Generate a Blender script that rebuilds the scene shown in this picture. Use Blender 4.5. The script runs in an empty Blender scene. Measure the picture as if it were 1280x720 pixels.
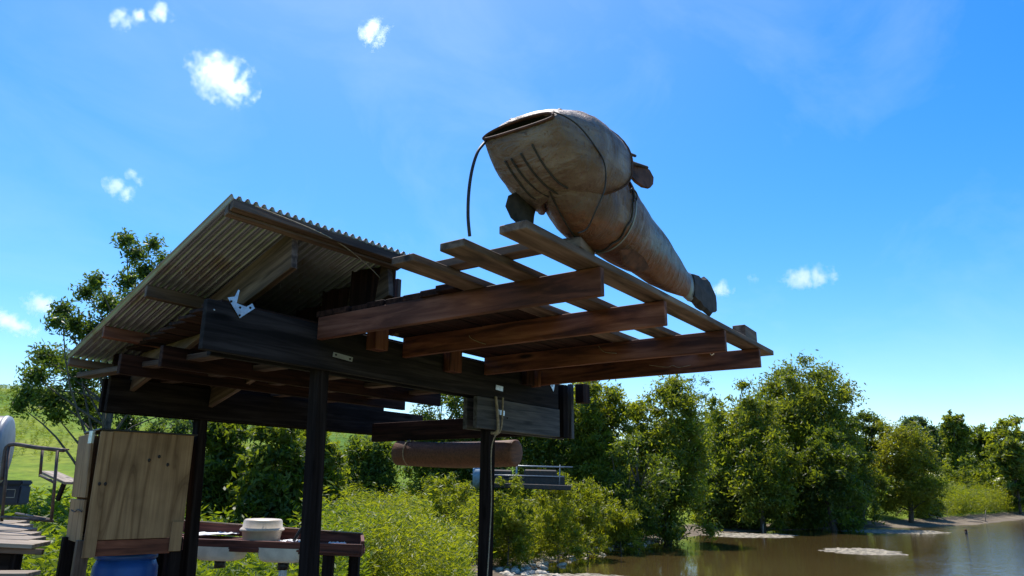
import bpy, bmesh, math, random
import numpy as np
from mathutils import Vector, Matrix, noise
random.seed(7); rng = np.random.default_rng(7)
scene = bpy.context.scene
C = scene.collection
PI = math.pi

# ------------------------------------------------------------------ camera
# the pavilion's own axes: u runs along its front beam (world +X), w out from the beam to the viewer (world -Y)
YAW, PITCH, ROLL, FPX = .61, .267, .008, 910.0
EYE = Vector((-1.822, -3.532, 1.6))
FW = Vector((math.cos(YAW), math.sin(YAW), 0)); RT = Vector((math.sin(YAW), -math.cos(YAW), 0))
_F = FW*math.cos(PITCH) + Vector((0, 0, math.sin(PITCH)))
_U = -FW*math.sin(PITCH) + Vector((0, 0, math.cos(PITCH)))
_R2 = RT*math.cos(ROLL) + _U*math.sin(ROLL); _U2 = -RT*math.sin(ROLL) + _U*math.cos(ROLL)
cam = bpy.data.cameras.new('camera'); co = bpy.data.objects.new('camera', cam); C.objects.link(co)
cam.sensor_width = 36; cam.lens = 36*FPX/1280; cam.clip_start = .05; cam.clip_end = 9000
co.matrix_world = Matrix(((_R2.x, _U2.x, -_F.x, EYE.x), (_R2.y, _U2.y, -_F.y, EYE.y), (_R2.z, _U2.z, -_F.z, EYE.z), (0, 0, 0, 1)))
scene.camera = co

# ------------------------------------------------------------------ daylight
SUN_AZ, SUN_EL = YAW + .30, math.radians(63)
world = bpy.data.worlds.new('World'); scene.world = world; world.use_nodes = True
nt = world.node_tree; nt.nodes.clear()
sky = nt.nodes.new('ShaderNodeTexSky'); sky.sky_type = 'NISHITA'; sky.sun_disc = False
sky.sun_elevation = SUN_EL; sky.sun_rotation = PI/2 - SUN_AZ
sky.air_density = 1.0; sky.dust_density = .65; sky.ozone_density = 3.0; sky.altitude = 200
gam = nt.nodes.new('ShaderNodeGamma'); gam.inputs['Gamma'].default_value = 1.0
hs = nt.nodes.new('ShaderNodeHueSaturation'); hs.inputs['Saturation'].default_value = 1.45; hs.inputs['Value'].default_value = 1.12
hs.inputs['Hue'].default_value = .503
bg = nt.nodes.new('ShaderNodeBackground'); bg.inputs['Strength'].default_value = .15
wo = nt.nodes.new('ShaderNodeOutputWorld')
nt.links.new(sky.outputs[0], hs.inputs['Color']); 
# faint cirrus: part of the sky itself, the same in every direction
tcw = nt.nodes.new('ShaderNodeTexCoord'); mpw = nt.nodes.new('ShaderNodeMapping'); mpw.inputs['Scale'].default_value = (1.3, 2.6, 3.2); mpw.inputs['Rotation'].default_value = (.3, .2, .5)
nzw = nt.nodes.new('ShaderNodeTexNoise'); nzw.inputs['Scale'].default_value = 1.7; nzw.inputs['Detail'].default_value = 7; nzw.inputs['Roughness'].default_value = .58; nzw.inputs['Distortion'].default_value = .6
rw = nt.nodes.new('ShaderNodeMapRange'); rw.inputs[1].default_value = .47; rw.inputs[2].default_value = .8; rw.inputs[3].default_value = 0; rw.inputs[4].default_value = .13
mxw = nt.nodes.new('ShaderNodeMix'); mxw.data_type = 'RGBA'; mxw.inputs[7].default_value = (5.5, 6.4, 7.0, 1)
nt.links.new(tcw.outputs['Generated'], mpw.inputs[0]); nt.links.new(mpw.outputs[0], nzw.inputs[0]); nt.links.new(nzw.outputs[0], rw.inputs[0]); nt.links.new(rw.outputs[0], mxw.inputs[0])
nt.links.new(hs.outputs[0], mxw.inputs[6]); nt.links.new(mxw.outputs[2], bg.inputs[0]); nt.links.new(bg.outputs[0], wo.inputs[0])
sl = bpy.data.lights.new('sun', 'SUN'); sl.energy = 5.0; sl.angle = math.radians(.53); sl.color = (1, .95, .87)
so = bpy.data.objects.new('sun', sl); C.objects.link(so)
sd = Vector((math.cos(SUN_AZ)*math.cos(SUN_EL), math.sin(SUN_AZ)*math.cos(SUN_EL), math.sin(SUN_EL)))
so.rotation_euler = sd.to_track_quat('Z', 'Y').to_euler(); so.location = (0, 0, 60)
vs = scene.view_settings
scene.display_settings.display_device = 'sRGB'
vs.view_transform = 'Standard'; vs.look = 'None'; vs.exposure = .4; vs.gamma = 1
scene.cycles.max_bounces = 8; scene.cycles.transparent_max_bounces = 12
scene.cycles.volume_bounces = 2; scene.cycles.volume_max_steps = 256

# ------------------------------------------------------------------ helpers
def P(u, w, z): return Vector((u, -w, z))
def bearing(px, py, D):
    """world point seen at photograph position px,py at forward distance D metres"""
    v = _F + _R2*((px-640)/FPX) - _U2*((py-360)/FPX)
    return EYE + v*(D/(v.x*FW.x + v.y*FW.y))
def gxy(a, d): return (EYE.x + d*FW.x + a*RT.x, EYE.y + d*FW.y + a*RT.y)
def sstep(t): t = np.clip(t, 0, 1); return t*t*(3-2*t)

POND = np.array([(3.2, 22), (1.6, 27.5), (1.2, 31), (2.6, 35), (4.6, 39), (8.2, 45.5), (12.5, 51.5), (17, 57), (21, 59), (27, 63), (34, 65), (45, 73), (62, 90), (110, 128), (150, 90), (120, 5), (20, 4), (7, 9)], float)
def pond_sdf(a, d):
    a = np.asarray(a, float); d = np.asarray(d, float)
    best = np.full(a.shape, 1e9); inside = np.zeros(a.shape, bool); n = len(POND)
    for i in range(n):
        x0, y0 = POND[i]; x1, y1 = POND[(i+1) % n]
        ex, ey = x1-x0, y1-y0
        t = np.clip(((a-x0)*ex + (d-y0)*ey)/(ex*ex+ey*ey), 0, 1)
        best = np.minimum(best, np.hypot(a-x0-t*ex, d-y0-t*ey))
        c = ((y0 > d) != (y1 > d)) & (a < (x1-x0)*(d-y0)/(y1-y0+1e-12)+x0)
        inside ^= c
    return np.where(inside, -best, best)
HT = np.array([(-2.2, 15), (-.68, 14.6), (-.45, 12.6), (-.17, 10.8), (-.04, 8.5), (.28, 4.5), (.68, 3.6), (2, 4)])
def ground_z(a, d):
    a = np.asarray(a, float); d = np.asarray(d, float)
    s = pond_sdf(a, d)
    flat = -1.5 + 1.5*sstep(s/17)*1.0 + np.clip(s, -6, 0)*.12
    flat = np.where(s > 0, np.maximum(flat, -1.5 + .03*np.minimum(s, 6)), flat)
    flat = flat + .35*sstep((-a-.2)/2)*sstep((d-2)/5)*sstep(s/8)
    ang = np.clip(a/np.maximum(d, 1), -2.2, 2)
    hill = np.interp(ang, HT[:, 0], HT[:, 1])*sstep((d-24)/88)*sstep(s/26)
    rough = .12*np.sin(a*.31+1.3)*np.sin(d*.27)*sstep(s/6)*sstep((d-9)/10)
    return flat + hill + rough
def gpos(a, d, dz=0):
    x, y = gxy(a, d); return Vector((x, y, float(ground_z(a, d))+dz))
def ad(px, d): return (px-640)*d/943.0

def tag(o, label=None, cat=None, group=None, kind=None):
    if label: o['label'] = label
    if cat: o['category'] = cat
    if group: o['group'] = group
    if kind: o['kind'] = kind
    return o
def empty(name, loc, label=None, cat=None, group=None, rz=0):
    o = bpy.data.objects.new(name, None); C.objects.link(o); o.location = loc; o.rotation_euler.z = rz
    o.empty_display_size = .1
    return tag(o, label, cat, group)
def link(name, me, mat=None, parent=None, loc=None):
    o = bpy.data.objects.new(name, me); C.objects.link(o)
    if mat is not None and len(me.materials) == 0: me.materials.append(mat)
    if parent is not None:
        o.parent = parent
        # parts are built in world space: undo the parent's placement
        o.matrix_parent_inverse = Matrix.LocRotScale(parent.location, parent.rotation_euler, None).inverted()
    if loc is not None: o.location = loc
    return o
def bm_obj(name, bm, mat, parent=None, smooth=False, loc=None):
    me = bpy.data.meshes.new(name); bm.normal_update(); bm.to_mesh(me); bm.free()
    if smooth: me.polygons.foreach_set('use_smooth', [True]*len(me.polygons))
    return link(name, me, mat, parent, loc)
def place_matrix(o, M):
    """give a (possibly parented) object the world matrix M"""
    o.location = M.to_translation(); o.rotation_euler = M.to_euler()
def frame(p0, p1, up=Vector((0, 0, 1))):
    x = (p1-p0).normalized(); y = up.cross(x)
    if y.length < 1e-4: y = Vector((0, 1, 0)).cross(x)
    y.normalize(); z = x.cross(y)
    M = Matrix((x, y, z)).transposed().to_4x4(); M.translation = p0
    return M
_bc = {}
def board_mesh(L, wy, wz, bev=.003, seg=1, warp=0.0):
    """plank running along local +X from the origin, wy wide, wz thick, centred on y and z"""
    bm = bmesh.new()
    n = seg
    rings = []
    for i in range(n+1):
        x = L*i/n; off = warp*math.sin(PI*i/n)
        rings.append([bm.verts.new((x, sy*wy/2, sz*wz/2+off)) for sy, sz in ((-1, -1), (1, -1), (1, 1), (-1, 1))])
    for i in range(n):
        for k in range(4):
            bm.faces.new((rings[i][k], rings[i+1][k], rings[i+1][(k+1) % 4], rings[i][(k+1) % 4]))
    bm.faces.new(rings[0]); bm.faces.new(rings[-1][::-1])
    bmesh.ops.recalc_face_normals(bm, faces=bm.faces)
    if bev: bmesh.ops.bevel(bm, geom=[e for e in bm.edges if e.calc_face_angle(0) > .5], offset=bev, segments=1, affect='EDGES')
    me = bpy.data.meshes.new('board'); bm.to_mesh(me); bm.free()
    return me
def board(name, p0, p1, wy, wz, mat, parent, up=Vector((0, 0, 1)), bev=.003, warp=0, seg=1):
    """wy is the size across 'up', wz the size along 'up'"""
    me = board_mesh((p1-p0).length, wy, wz, bev, seg, warp); me.name = name
    o = link(name, me, mat, parent); place_matrix(o, frame(p0, p1, up)); return o
def tube_bm(bm, pts, rad, sides=8, caps=True):
    pts = [Vector(p) for p in pts]; n = len(pts)
    if not hasattr(rad, '__len__'): rad = [rad]*n
    prev = None; rings = []
    for i, p in enumerate(pts):
        t = (pts[min(i+1, n-1)]-pts[max(i-1, 0)]).normalized()
        if prev is None:
            a = t.cross(Vector((0, 0, 1)));
            if a.length < .05: a = t.cross(Vector((1, 0, 0)))
        else: a = prev - t*prev.dot(t)
        a.normalize(); prev = a; b = t.cross(a)
        rings.append([bm.verts.new(p + (a*math.cos(2*PI*k/sides)+b*math.sin(2*PI*k/sides))*rad[i]) for k in range(sides)])
    for i in range(n-1):
        for k in range(sides):
            bm.faces.new((rings[i][k], rings[i][(k+1) % sides], rings[i+1][(k+1) % sides], rings[i+1][k]))
    if caps: bm.faces.new(rings[0][::-1]); bm.faces.new(rings[-1])
def tube(name, pts, rad, mat, parent=None, sides=8):
    bm = bmesh.new(); tube_bm(bm, pts, rad, sides); return bm_obj(name, bm, mat, parent, True)
def smooth_path(pts, n=6):
    pts = [Vector(p) for p in pts]; out = []
    for i in range(len(pts)-1):
        p0, p1, p2, p3 = pts[max(i-1, 0)], pts[i], pts[i+1], pts[min(i+2, len(pts)-1)]
        for k in range(n):
            t = k/n
            out.append(.5*((2*p1)+(p2-p0)*t+(2*p0-5*p1+4*p2-p3)*t*t+(3*p1-p0-3*p2+p3)*t**3))
    out.append(pts[-1]); return out
def box_bm(bm, c, s, M=None):
    r = bmesh.ops.create_cube(bm, size=1, matrix=(M or Matrix()) @ Matrix.Translation(c) @ Matrix.Diagonal((s[0], s[1], s[2], 1)))
    return r['verts']
def lathe_bm(bm, prof, M=Matrix(), sides=24):
    rings = [[bm.verts.new(M @ Vector((r*math.cos(2*PI*k/sides), r*math.sin(2*PI*k/sides), z))) for k in range(sides)] for r, z in prof]
    for i in range(len(rings)-1):
        for k in range(sides):
            bm.faces.new((rings[i][k], rings[i][(k+1) % sides], rings[i+1][(k+1) % sides], rings[i+1][k]))
    return rings

# ------------------------------------------------------------------ materials
class NT:
    def __init__(s, name):
        s.m = bpy.data.materials.new(name); s.m.use_nodes = True; s.t = s.m.node_tree; s.t.nodes.clear()
        s.out = s.n('OutputMaterial')
    def n(s, k, **kw):
        nd = s.t.nodes.new('ShaderNode'+k)
        for a, v in kw.items():
            if hasattr(nd, a): setattr(nd, a, v)
            else: nd.inputs[a.replace('_', ' ')].default_value = v
        return nd
    def l(s, a, b): s.t.links.new(a, b)
    def ramp(s, fac, stops):
        r = s.n('ValToRGB'); e = r.color_ramp.elements
        while len(e) < len(stops): e.new(.5)
        for i, (p, c) in enumerate(stops): e[i].position = p; e[i].color = (*c, 1) if len(c) == 3 else c
        s.l(fac, r.inputs[0]); return r.outputs[0]
    def noise(s, vec, scale, detail=5, rough=.55, dist=0.0):
        n = s.n('TexNoise'); n.inputs['Scale'].default_value = scale; n.inputs['Detail'].default_value = detail
        n.inputs['Roughness'].default_value = rough; n.inputs['Distortion'].default_value = dist
        s.l(vec, n.inputs['Vector']); return n.outputs['Fac']
    def coords(s, scale=(1, 1, 1), kind='Object', rand=True):
        tc = s.n('TexCoord'); mp = s.n('Mapping'); mp.inputs['Scale'].default_value = scale
        v = tc.outputs[kind]
        if rand:
            oi = s.n('ObjectInfo'); ad_ = s.n('VectorMath', operation='MULTIPLY_ADD')
            ad_.inputs[1].default_value = (37, 37, 37)
            s.l(oi.outputs['Random'], ad_.inputs[0]); s.l(v, ad_.inputs[2]); v = ad_.outputs[0]
        s.l(v, mp.inputs['Vector']); return mp.outputs[0]
    def mix(s, f, a, b, mode='MIX'):
        m = s.n('Mix', data_type='RGBA', blend_type=mode)
        for i, v in ((0, f), (6, a), (7, b)):
            if isinstance(v, (int, float)): m.inputs[i].default_value = v
            elif isinstance(v, tuple): m.inputs[i].default_value = (*v, 1)
            else: s.l(v, m.inputs[i])
        return m.outputs[2]
    def bump(s, h, strength=.3, dist=.01):
        b = s.n('Bump'); b.inputs['Strength'].default_value = strength; b.inputs['Distance'].default_value = dist
        s.l(h, b.inputs['Height']); return b.outputs[0]
    def bsdf(s, col, rough=.7, metal=0.0, nrm=None, spec=.5):
        b = s.n('BsdfPrincipled')
        if isinstance(col, tuple): b.inputs['Base Color'].default_value = (*col, 1)
        else: s.l(col, b.inputs['Base Color'])
        if isinstance(rough, (int, float)): b.inputs['Roughness'].default_value = rough
        else: s.l(rough, b.inputs['Roughness'])
        b.inputs['Metallic'].default_value = metal; b.inputs['Specular IOR Level'].default_value = spec
        if nrm is not None: s.l(nrm, b.inputs['Normal'])
        s.l(b.outputs[0], s.out.inputs[0]); return b

def wood(name, dark, mid, light, rough=.75, spec=.3, knots=True, grain=26, bump=.35):
    t = NT(name); v = t.coords((1.6, grain, grain))
    n1 = t.noise(v, 1.0, 6, .6, .6)
    v2 = t.coords((1, 3, 3)); n2 = t.noise(v2, 1.4, 3)
    col = t.ramp(n1, [(.36, dark), (.5, mid), (.66, light)])
    tint = t.ramp(n2, [(.3, (.62, .6, .6)), (.7, (1.15, 1.1, 1.05))])
    col = t.mix(1.0, col, tint, 'MULTIPLY')
    if knots:
        vk = t.coords((2.2, 9, 9)); vo = t.n('TexVoronoi'); vo.inputs['Scale'].default_value = .55; t.l(vk, vo.inputs['Vector'])
        k = t.ramp(vo.outputs['Distance'], [(.05, (1, 1, 1)), (.13, (0, 0, 0))])
        col = t.mix(k, col, tuple(c*.35 for c in dark))
    oi = t.n('ObjectInfo'); tone = t.ramp(oi.outputs['Random'], [(0, (.78, .76, .76)), (1, (1.12, 1.1, 1.08))])
    col = t.mix(1.0, col, tone, 'MULTIPLY')
    t.bsdf(col, rough, nrm=t.bump(n1, bump, .004), spec=spec); return t.m
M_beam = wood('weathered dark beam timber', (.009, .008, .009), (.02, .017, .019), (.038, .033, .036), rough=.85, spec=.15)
M_greyblue = wood('weathered grey timber', (.03, .031, .036), (.07, .072, .082), (.13, .13, .14))
M_joist = wood('red brown treated timber', (.06, .019, .012), (.165, .056, .032), (.3, .125, .078), grain=15)
M_plank = wood('weathered deck plank timber', (.07, .043, .03), (.165, .105, .074), (.29, .205, .155), grain=15)
M_rafter = wood('brown rafter timber', (.05, .03, .021), (.11, .07, .05), (.18, .12, .09))
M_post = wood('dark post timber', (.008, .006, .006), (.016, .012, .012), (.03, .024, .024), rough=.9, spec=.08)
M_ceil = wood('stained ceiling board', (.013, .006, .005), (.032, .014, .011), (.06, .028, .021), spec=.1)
M_bench = wood('sun bleached bench timber', (.16, .13, .1), (.33, .28, .22), (.5, .44, .36))
M_table = wood('red painted tray timber', (.06, .022, .017), (.13, .045, .035), (.2, .08, .06))
def plywood():
    t = NT('pine plywood'); v = t.coords((.5, 4.2, 4.2), rand=True)
    n0 = t.noise(v, .7, 2, .5, .3)
    mth = t.n('Math', operation='MULTIPLY'); t.l(n0, mth.inputs[0]); mth.inputs[1].default_value = 46.0
    sn = t.n('Math', operation='SINE'); t.l(mth.outputs[0], sn.inputs[0])
    v2 = t.coords((2, 60, 60)); f = t.noise(v2, 1.3, 4)
    col = t.ramp(sn.outputs[0], [(0, (.37, .225, .115)), (.55, (.32, .19, .094)), (.86, (.29, .17, .083)), (.95, (.22, .12, .056)), (1, (.25, .145, .07))])
    col = t.mix(1.0, col, t.ramp(f, [(.3, (.75, .72, .7)), (.7, (1.1, 1.08, 1.06))]), 'MULTIPLY')
    v3 = t.coords((1, 1, 1)); st = t.noise(v3, 3.2, 4)
    col = t.mix(1.0, col, t.ramp(st, [(.35, (.72, .7, .68)), (.6, (1, 1, 1))]), 'MULTIPLY')
    t.bsdf(col, .7, nrm=t.bump(f, .2, .002), spec=.3); return t.m
M_ply = plywood()
def simple(name, col, rough=.5, metal=0.0, var=.25, scale=6, bump=.15, rust=None, spec=.5, stretch=(1, 1, 1)):
    t = NT(name); v = t.coords(stretch); n = t.noise(v, scale, 6, .6)
    c = t.ramp(n, [(.38, tuple(x*(1-var) for x in col)), (.62, tuple(min(1, x*(1+var)) for x in col))])
    if rust:
        n2 = t.noise(t.coords(stretch), scale*.6, 8, .7)
        c = t.mix(t.ramp(n2, [(.52, (0, 0, 0)), (.66, (1, 1, 1))]), c, rust)
    t.bsdf(c, rough, metal, t.bump(n, bump, .004), spec); return t.m
M_roof = simple('galvanised roofing', (.27, .27, .3), .4, .6, .1, 5, .05, rust=(.2, .15, .12))
M_zinc = simple('zinc plated bracket', (.55, .57, .6), .38, .8, .15, 30)
M_black = simple('black painted steel', (.02, .02, .022), .45, .3, .4, 14, rust=(.07, .035, .02))
M_rail = simple('worn steel rail', (.09, .065, .055), .6, .4, .4, 12, rust=(.16, .1, .07))
M_grey = simple('pale grey painted steel', (.26, .265, .27), .45, .3, .12, 8)
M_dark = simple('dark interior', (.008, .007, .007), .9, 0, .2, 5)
M_blue = simple('blue plastic drum', (.012, .07, .28), .42, 0, .2, 4, .1)
M_bluelid = simple('navy plastic cooler shell', (.015, .022, .05), .5, 0, .2, 6)
M_white = simple('white plastic', (.68, .68, .66), .5, 0, .08, 6)
M_ivory = simple('ivory sink enamel', (.6, .58, .52), .35, 0, .12, 8)
M_tub = simple('cream plastic tub', (.55, .46, .36), .45, 0, .14, 6)
M_cloth = simple('white paper sheet', (.75, .75, .76), .8, 0, .08, 9, .4)
M_tarp = simple('brown rolled tarpaulin', (.11, .042, .019), .7, 0, .3, 5, .8, stretch=(1, 12, 12))
M_rope = simple('pale rope', (.3, .24, .17), .9, 0, .3, 60)
M_wire = simple('dark wire', (.035, .028, .025), .6, .3, .3, 30)
M_rust = simple('rusted steel', (.1, .037, .02), .8, .2, .5, 16, .5)
M_rustdark = simple('dark rusted steel', (.035, .025, .022), .8, .2, .5, 16, .5)
M_stone = simple('pale shore stone', (.46, .4, .31), .9, 0, .35, 5, .6)
M_bark = simple('grey brown bark', (.1, .078, .058), .95, 0, .45, 7, .9, stretch=(4, 4, 1))
M_stick = simple('bleached driftwood', (.22, .18, .14), .9, 0, .3, 12)
M_dry = simple('dry vine', (.34, .26, .17), .9, 0, .3, 20)
M_pale = simple('pale blue grey paint', (.16, .24, .3), .6, .1, .2, 6)
M_tube = simple('pale aluminium rail', (.27, .28, .28), .4, .6, .1, 8)
def fish_metal():
    t = NT('weathered catfish sheet metal'); g = t.coords((1, 1, 1), rand=False)
    n1 = t.noise(g, 3.1, 6, .6, .5); n2 = t.noise(g, 11, 7, .7)
    sx = t.n('SeparateXYZ'); t.l(g, sx.inputs[0])
    base = t.ramp(n1, [(.36, (.11, .06, .045)), (.47, (.24, .16, .125)), (.56, (.36, .27, .22)), (.66, (.46, .38, .32))])
    # bare zinc shows towards the tail
    mr = t.n('MapRange'); t.l(sx.outputs[0], mr.inputs[0]); mr.inputs[1].default_value = -.2; mr.inputs[2].default_value = .7
    zn = t.ramp(n2, [(.3, (.17, .16, .145)), (.7, (.33, .32, .3))])
    addn = t.n('Math', operation='ADD'); t.l(mr.outputs[0], addn.inputs[0]); t.l(n1, addn.inputs[1])
    base = t.mix(t.ramp(addn.outputs[0], [(.85, (0, 0, 0)), (1.25, (1, 1, 1))]), base, zn)
    # rust creeps up from the belly
    low = t.n('MapRange'); t.l(sx.outputs[2], low.inputs[0]); low.inputs[1].default_value = .2; low.inputs[2].default_value = .03
    a2 = t.n('Math', operation='ADD'); t.l(low.outputs[0], a2.inputs[0]); t.l(n2, a2.inputs[1])
    base = t.mix(t.ramp(a2.outputs[0], [(.75, (0, 0, 0)), (1.35, (1, 1, 1))]), base, (.24, .09, .04))
    st_ = t.coords((1.2, 1.2, 9), rand=False); sn_ = t.noise(st_, 2.4, 5, .65); base = t.mix(t.ramp(sn_, [(.5, (0, 0, 0)), (.6, (.6, .6, .6))]), base, (.15, .075, .045))
    hd_ = t.n('MapRange'); t.l(sx.outputs[0], hd_.inputs[0]); hd_.inputs[1].default_value = -.35; hd_.inputs[2].default_value = -.55; hd_.inputs[3].default_value = 0; hd_.inputs[4].default_value = .45
    base = t.mix(hd_.outputs[0], base, (.19, .12, .085))
    base = t.mix(1.0, base, (.8, .8, .82), 'MULTIPLY')
    sp = t.noise(g, 30, 4, .6); base = t.mix(t.ramp(sp, [(.6, (0, 0, 0)), (.67, (.75, .75, .75))]), base, (.12, .055, .03))
    cr = t.noise(t.coords((7, 3, 2.2), rand=False), 2.2, 4, .5, 1.2)
    mm = t.n('Math', operation='MULTIPLY_ADD'); t.l(cr, mm.inputs[0]); mm.inputs[1].default_value = 2.2; t.l(n2, mm.inputs[2])
    t.bsdf(base, .55, .12, t.bump(mm.outputs[0], .75, .02)); return t.m
M_fish = fish_metal()
def leaf(name, c1, c2, trans=.45, tcol=None, rough=.5):
    t = NT(name)
    at = t.n('Attribute'); at.attribute_name = 'tint'
    col = t.ramp(at.outputs['Fac'], [(0, c1), (1, c2)])
    d = t.n('BsdfPrincipled'); t.l(col, d.inputs['Base Color']); d.inputs['Roughness'].default_value = rough; d.inputs['Specular IOR Level'].default_value = .35
    tr = t.n('BsdfTranslucent'); tc = t.mix(1.0, col, tcol or (2.3, 2.1, .5), 'MULTIPLY'); t.l(tc, tr.inputs[0])
    mx = t.n('MixShader'); mx.inputs[0].default_value = trans; t.l(d.outputs[0], mx.inputs[1]); t.l(tr.outputs[0], mx.inputs[2])
    t.l(mx.outputs[0], t.out.inputs[0]); return t.m
L_near = leaf('near tree leaf', (.035, .065, .02), (.1, .15, .035), .4)
L_olive = leaf('olive green leaf', (.065, .095, .015), (.185, .215, .03), .52)
L_dark = leaf('dark green leaf', (.04, .07, .015), (.13, .17, .026), .48)
L_mid = leaf('mid green leaf', (.06, .09, .016), (.18, .21, .035), .5)
L_willow = leaf('yellow green willow leaf', (.09, .12, .014), (.21, .22, .03), .5)
L_blue = leaf('blue green leaf', (.04, .075, .045), (.1, .15, .07), .45)
L_weed = leaf('yellow green weed leaf', (.09, .12, .012), (.21, .235, .026), .5)
L_weedg = leaf('green weed leaf', (.06, .1, .012), (.17, .22, .025), .5)
L_grass = leaf('meadow grass blade', (.09, .13, .015), (.2, .24, .03), .4)
def terrain_mat():
    t = NT('grass and mud ground'); g = t.coords((1, 1, 1), 'Object', False)
    n1 = t.noise(g, .06, 6, .6); n2 = t.noise(g, 1.3, 6, .7); n3 = t.noise(g, .5, 8, .75)
    grass = t.ramp(n1, [(.36, (.07, .15, .012)), (.5, (.12, .2, .012)), (.64, (.2, .24, .025))])
    grass = t.mix(1.0, grass, t.ramp(n2, [(.3, (.5, .56, .5)), (.7, (1.3, 1.22, 1.15))]), 'MULTIPLY')
    mud = t.ramp(n3, [(.3, (.08, .058, .038)), (.5, (.16, .125, .085)), (.7, (.26, .215, .155))])
    at = t.n('Attribute'); at.attribute_name = 'mud'
    ad_ = t.n('Math', operation='ADD'); t.l(at.outputs['Fac'], ad_.inputs[0])
    m2 = t.n('Math', operation='MULTIPLY_ADD'); t.l(n3, m2.inputs[0]); m2.inputs[1].default_value = .7; m2.inputs[2].default_value = -.35; t.l(m2.outputs[0], ad_.inputs[1])
    col = t.mix(t.ramp(ad_.outputs[0], [(.42, (0, 0, 0)), (.58, (1, 1, 1))]), grass, mud)
    t.bsdf(col, .95, nrm=t.bump(n2, .8, .08), spec=.15); return t.m
M_ground = terrain_mat()
M_mud = simple('dried mud', (.23, .195, .135), .95, 0, .6, 3.5, 1.0, rust=(.09, .08, .045))
def water_mat():
    t = NT('murky pond water'); g = t.coords((1, 1, 1), 'Object', False)
    mp = t.n('Mapping'); t.l(g, mp.inputs[0]); mp.inputs['Rotation'].default_value = (0, 0, YAW); mp.inputs['Scale'].default_value = (1.0, .35, 1)
    n1 = t.noise(mp.outputs[0], 2.6, 4, .6); n2 = t.noise(g, .05, 3)
    # a breeze roughens the open side of the pond
    at = t.n('Attribute'); at.attribute_name = 'breeze'
    st = t.n('Math', operation='MULTIPLY_ADD'); t.l(at.outputs['Fac'], st.inputs[0]); st.inputs[1].default_value = .8; st.inputs[2].default_value = .08
    b = t.n('Bump'); b.inputs['Distance'].default_value = .05; t.l(st.outputs[0], b.inputs['Strength']); t.l(n1, b.inputs['Height'])
    col = t.ramp(n2, [(.3, (.055, .036, .012)), (.7, (.085, .06, .022))])
    t.bsdf(col, .06, 0, b.outputs[0], .5); return t.m
M_water = water_mat()
def cloud_mat(name, dens):
    t = NT(name); v = t.coords((1, 1, 1), 'Object', True)
    n = t.noise(v, .055, 7, .66)
    tc = t.n('TexCoord'); ln = t.n('VectorMath', operation='LENGTH'); mp = t.n('VectorMath', operation='MULTIPLY_ADD')
    t.l(tc.outputs['Generated'], mp.inputs[0]); mp.inputs[1].default_value = (2, 2, 2); mp.inputs[2].default_value = (-1, -1, -1)
    t.l(mp.outputs[0], ln.inputs[0])
    s = t.n('Math', operation='MULTIPLY_ADD'); t.l(ln.outputs['Value'], s.inputs[0]); s.inputs[1].default_value = -.32; t.l(n, s.inputs[2])
    r = t.n('MapRange'); t.l(s.outputs[0], r.inputs[0]); r.inputs[1].default_value = .27; r.inputs[2].default_value = .6; r.inputs[3].default_value = 0; r.inputs[4].default_value = dens
    vol = t.n('VolumePrincipled'); vol.inputs['Color'].default_value = (1, 1, 1, 1); vol.inputs['Anisotropy'].default_value = .65
    t.l(r.outputs[0], vol.inputs['Density']); t.l(vol.outputs[0], t.out.inputs['Volume']); return t.m
M_cloud = cloud_mat('cloud vapour', .06)
M_wisp = cloud_mat('thin cloud vapour', .05)

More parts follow.
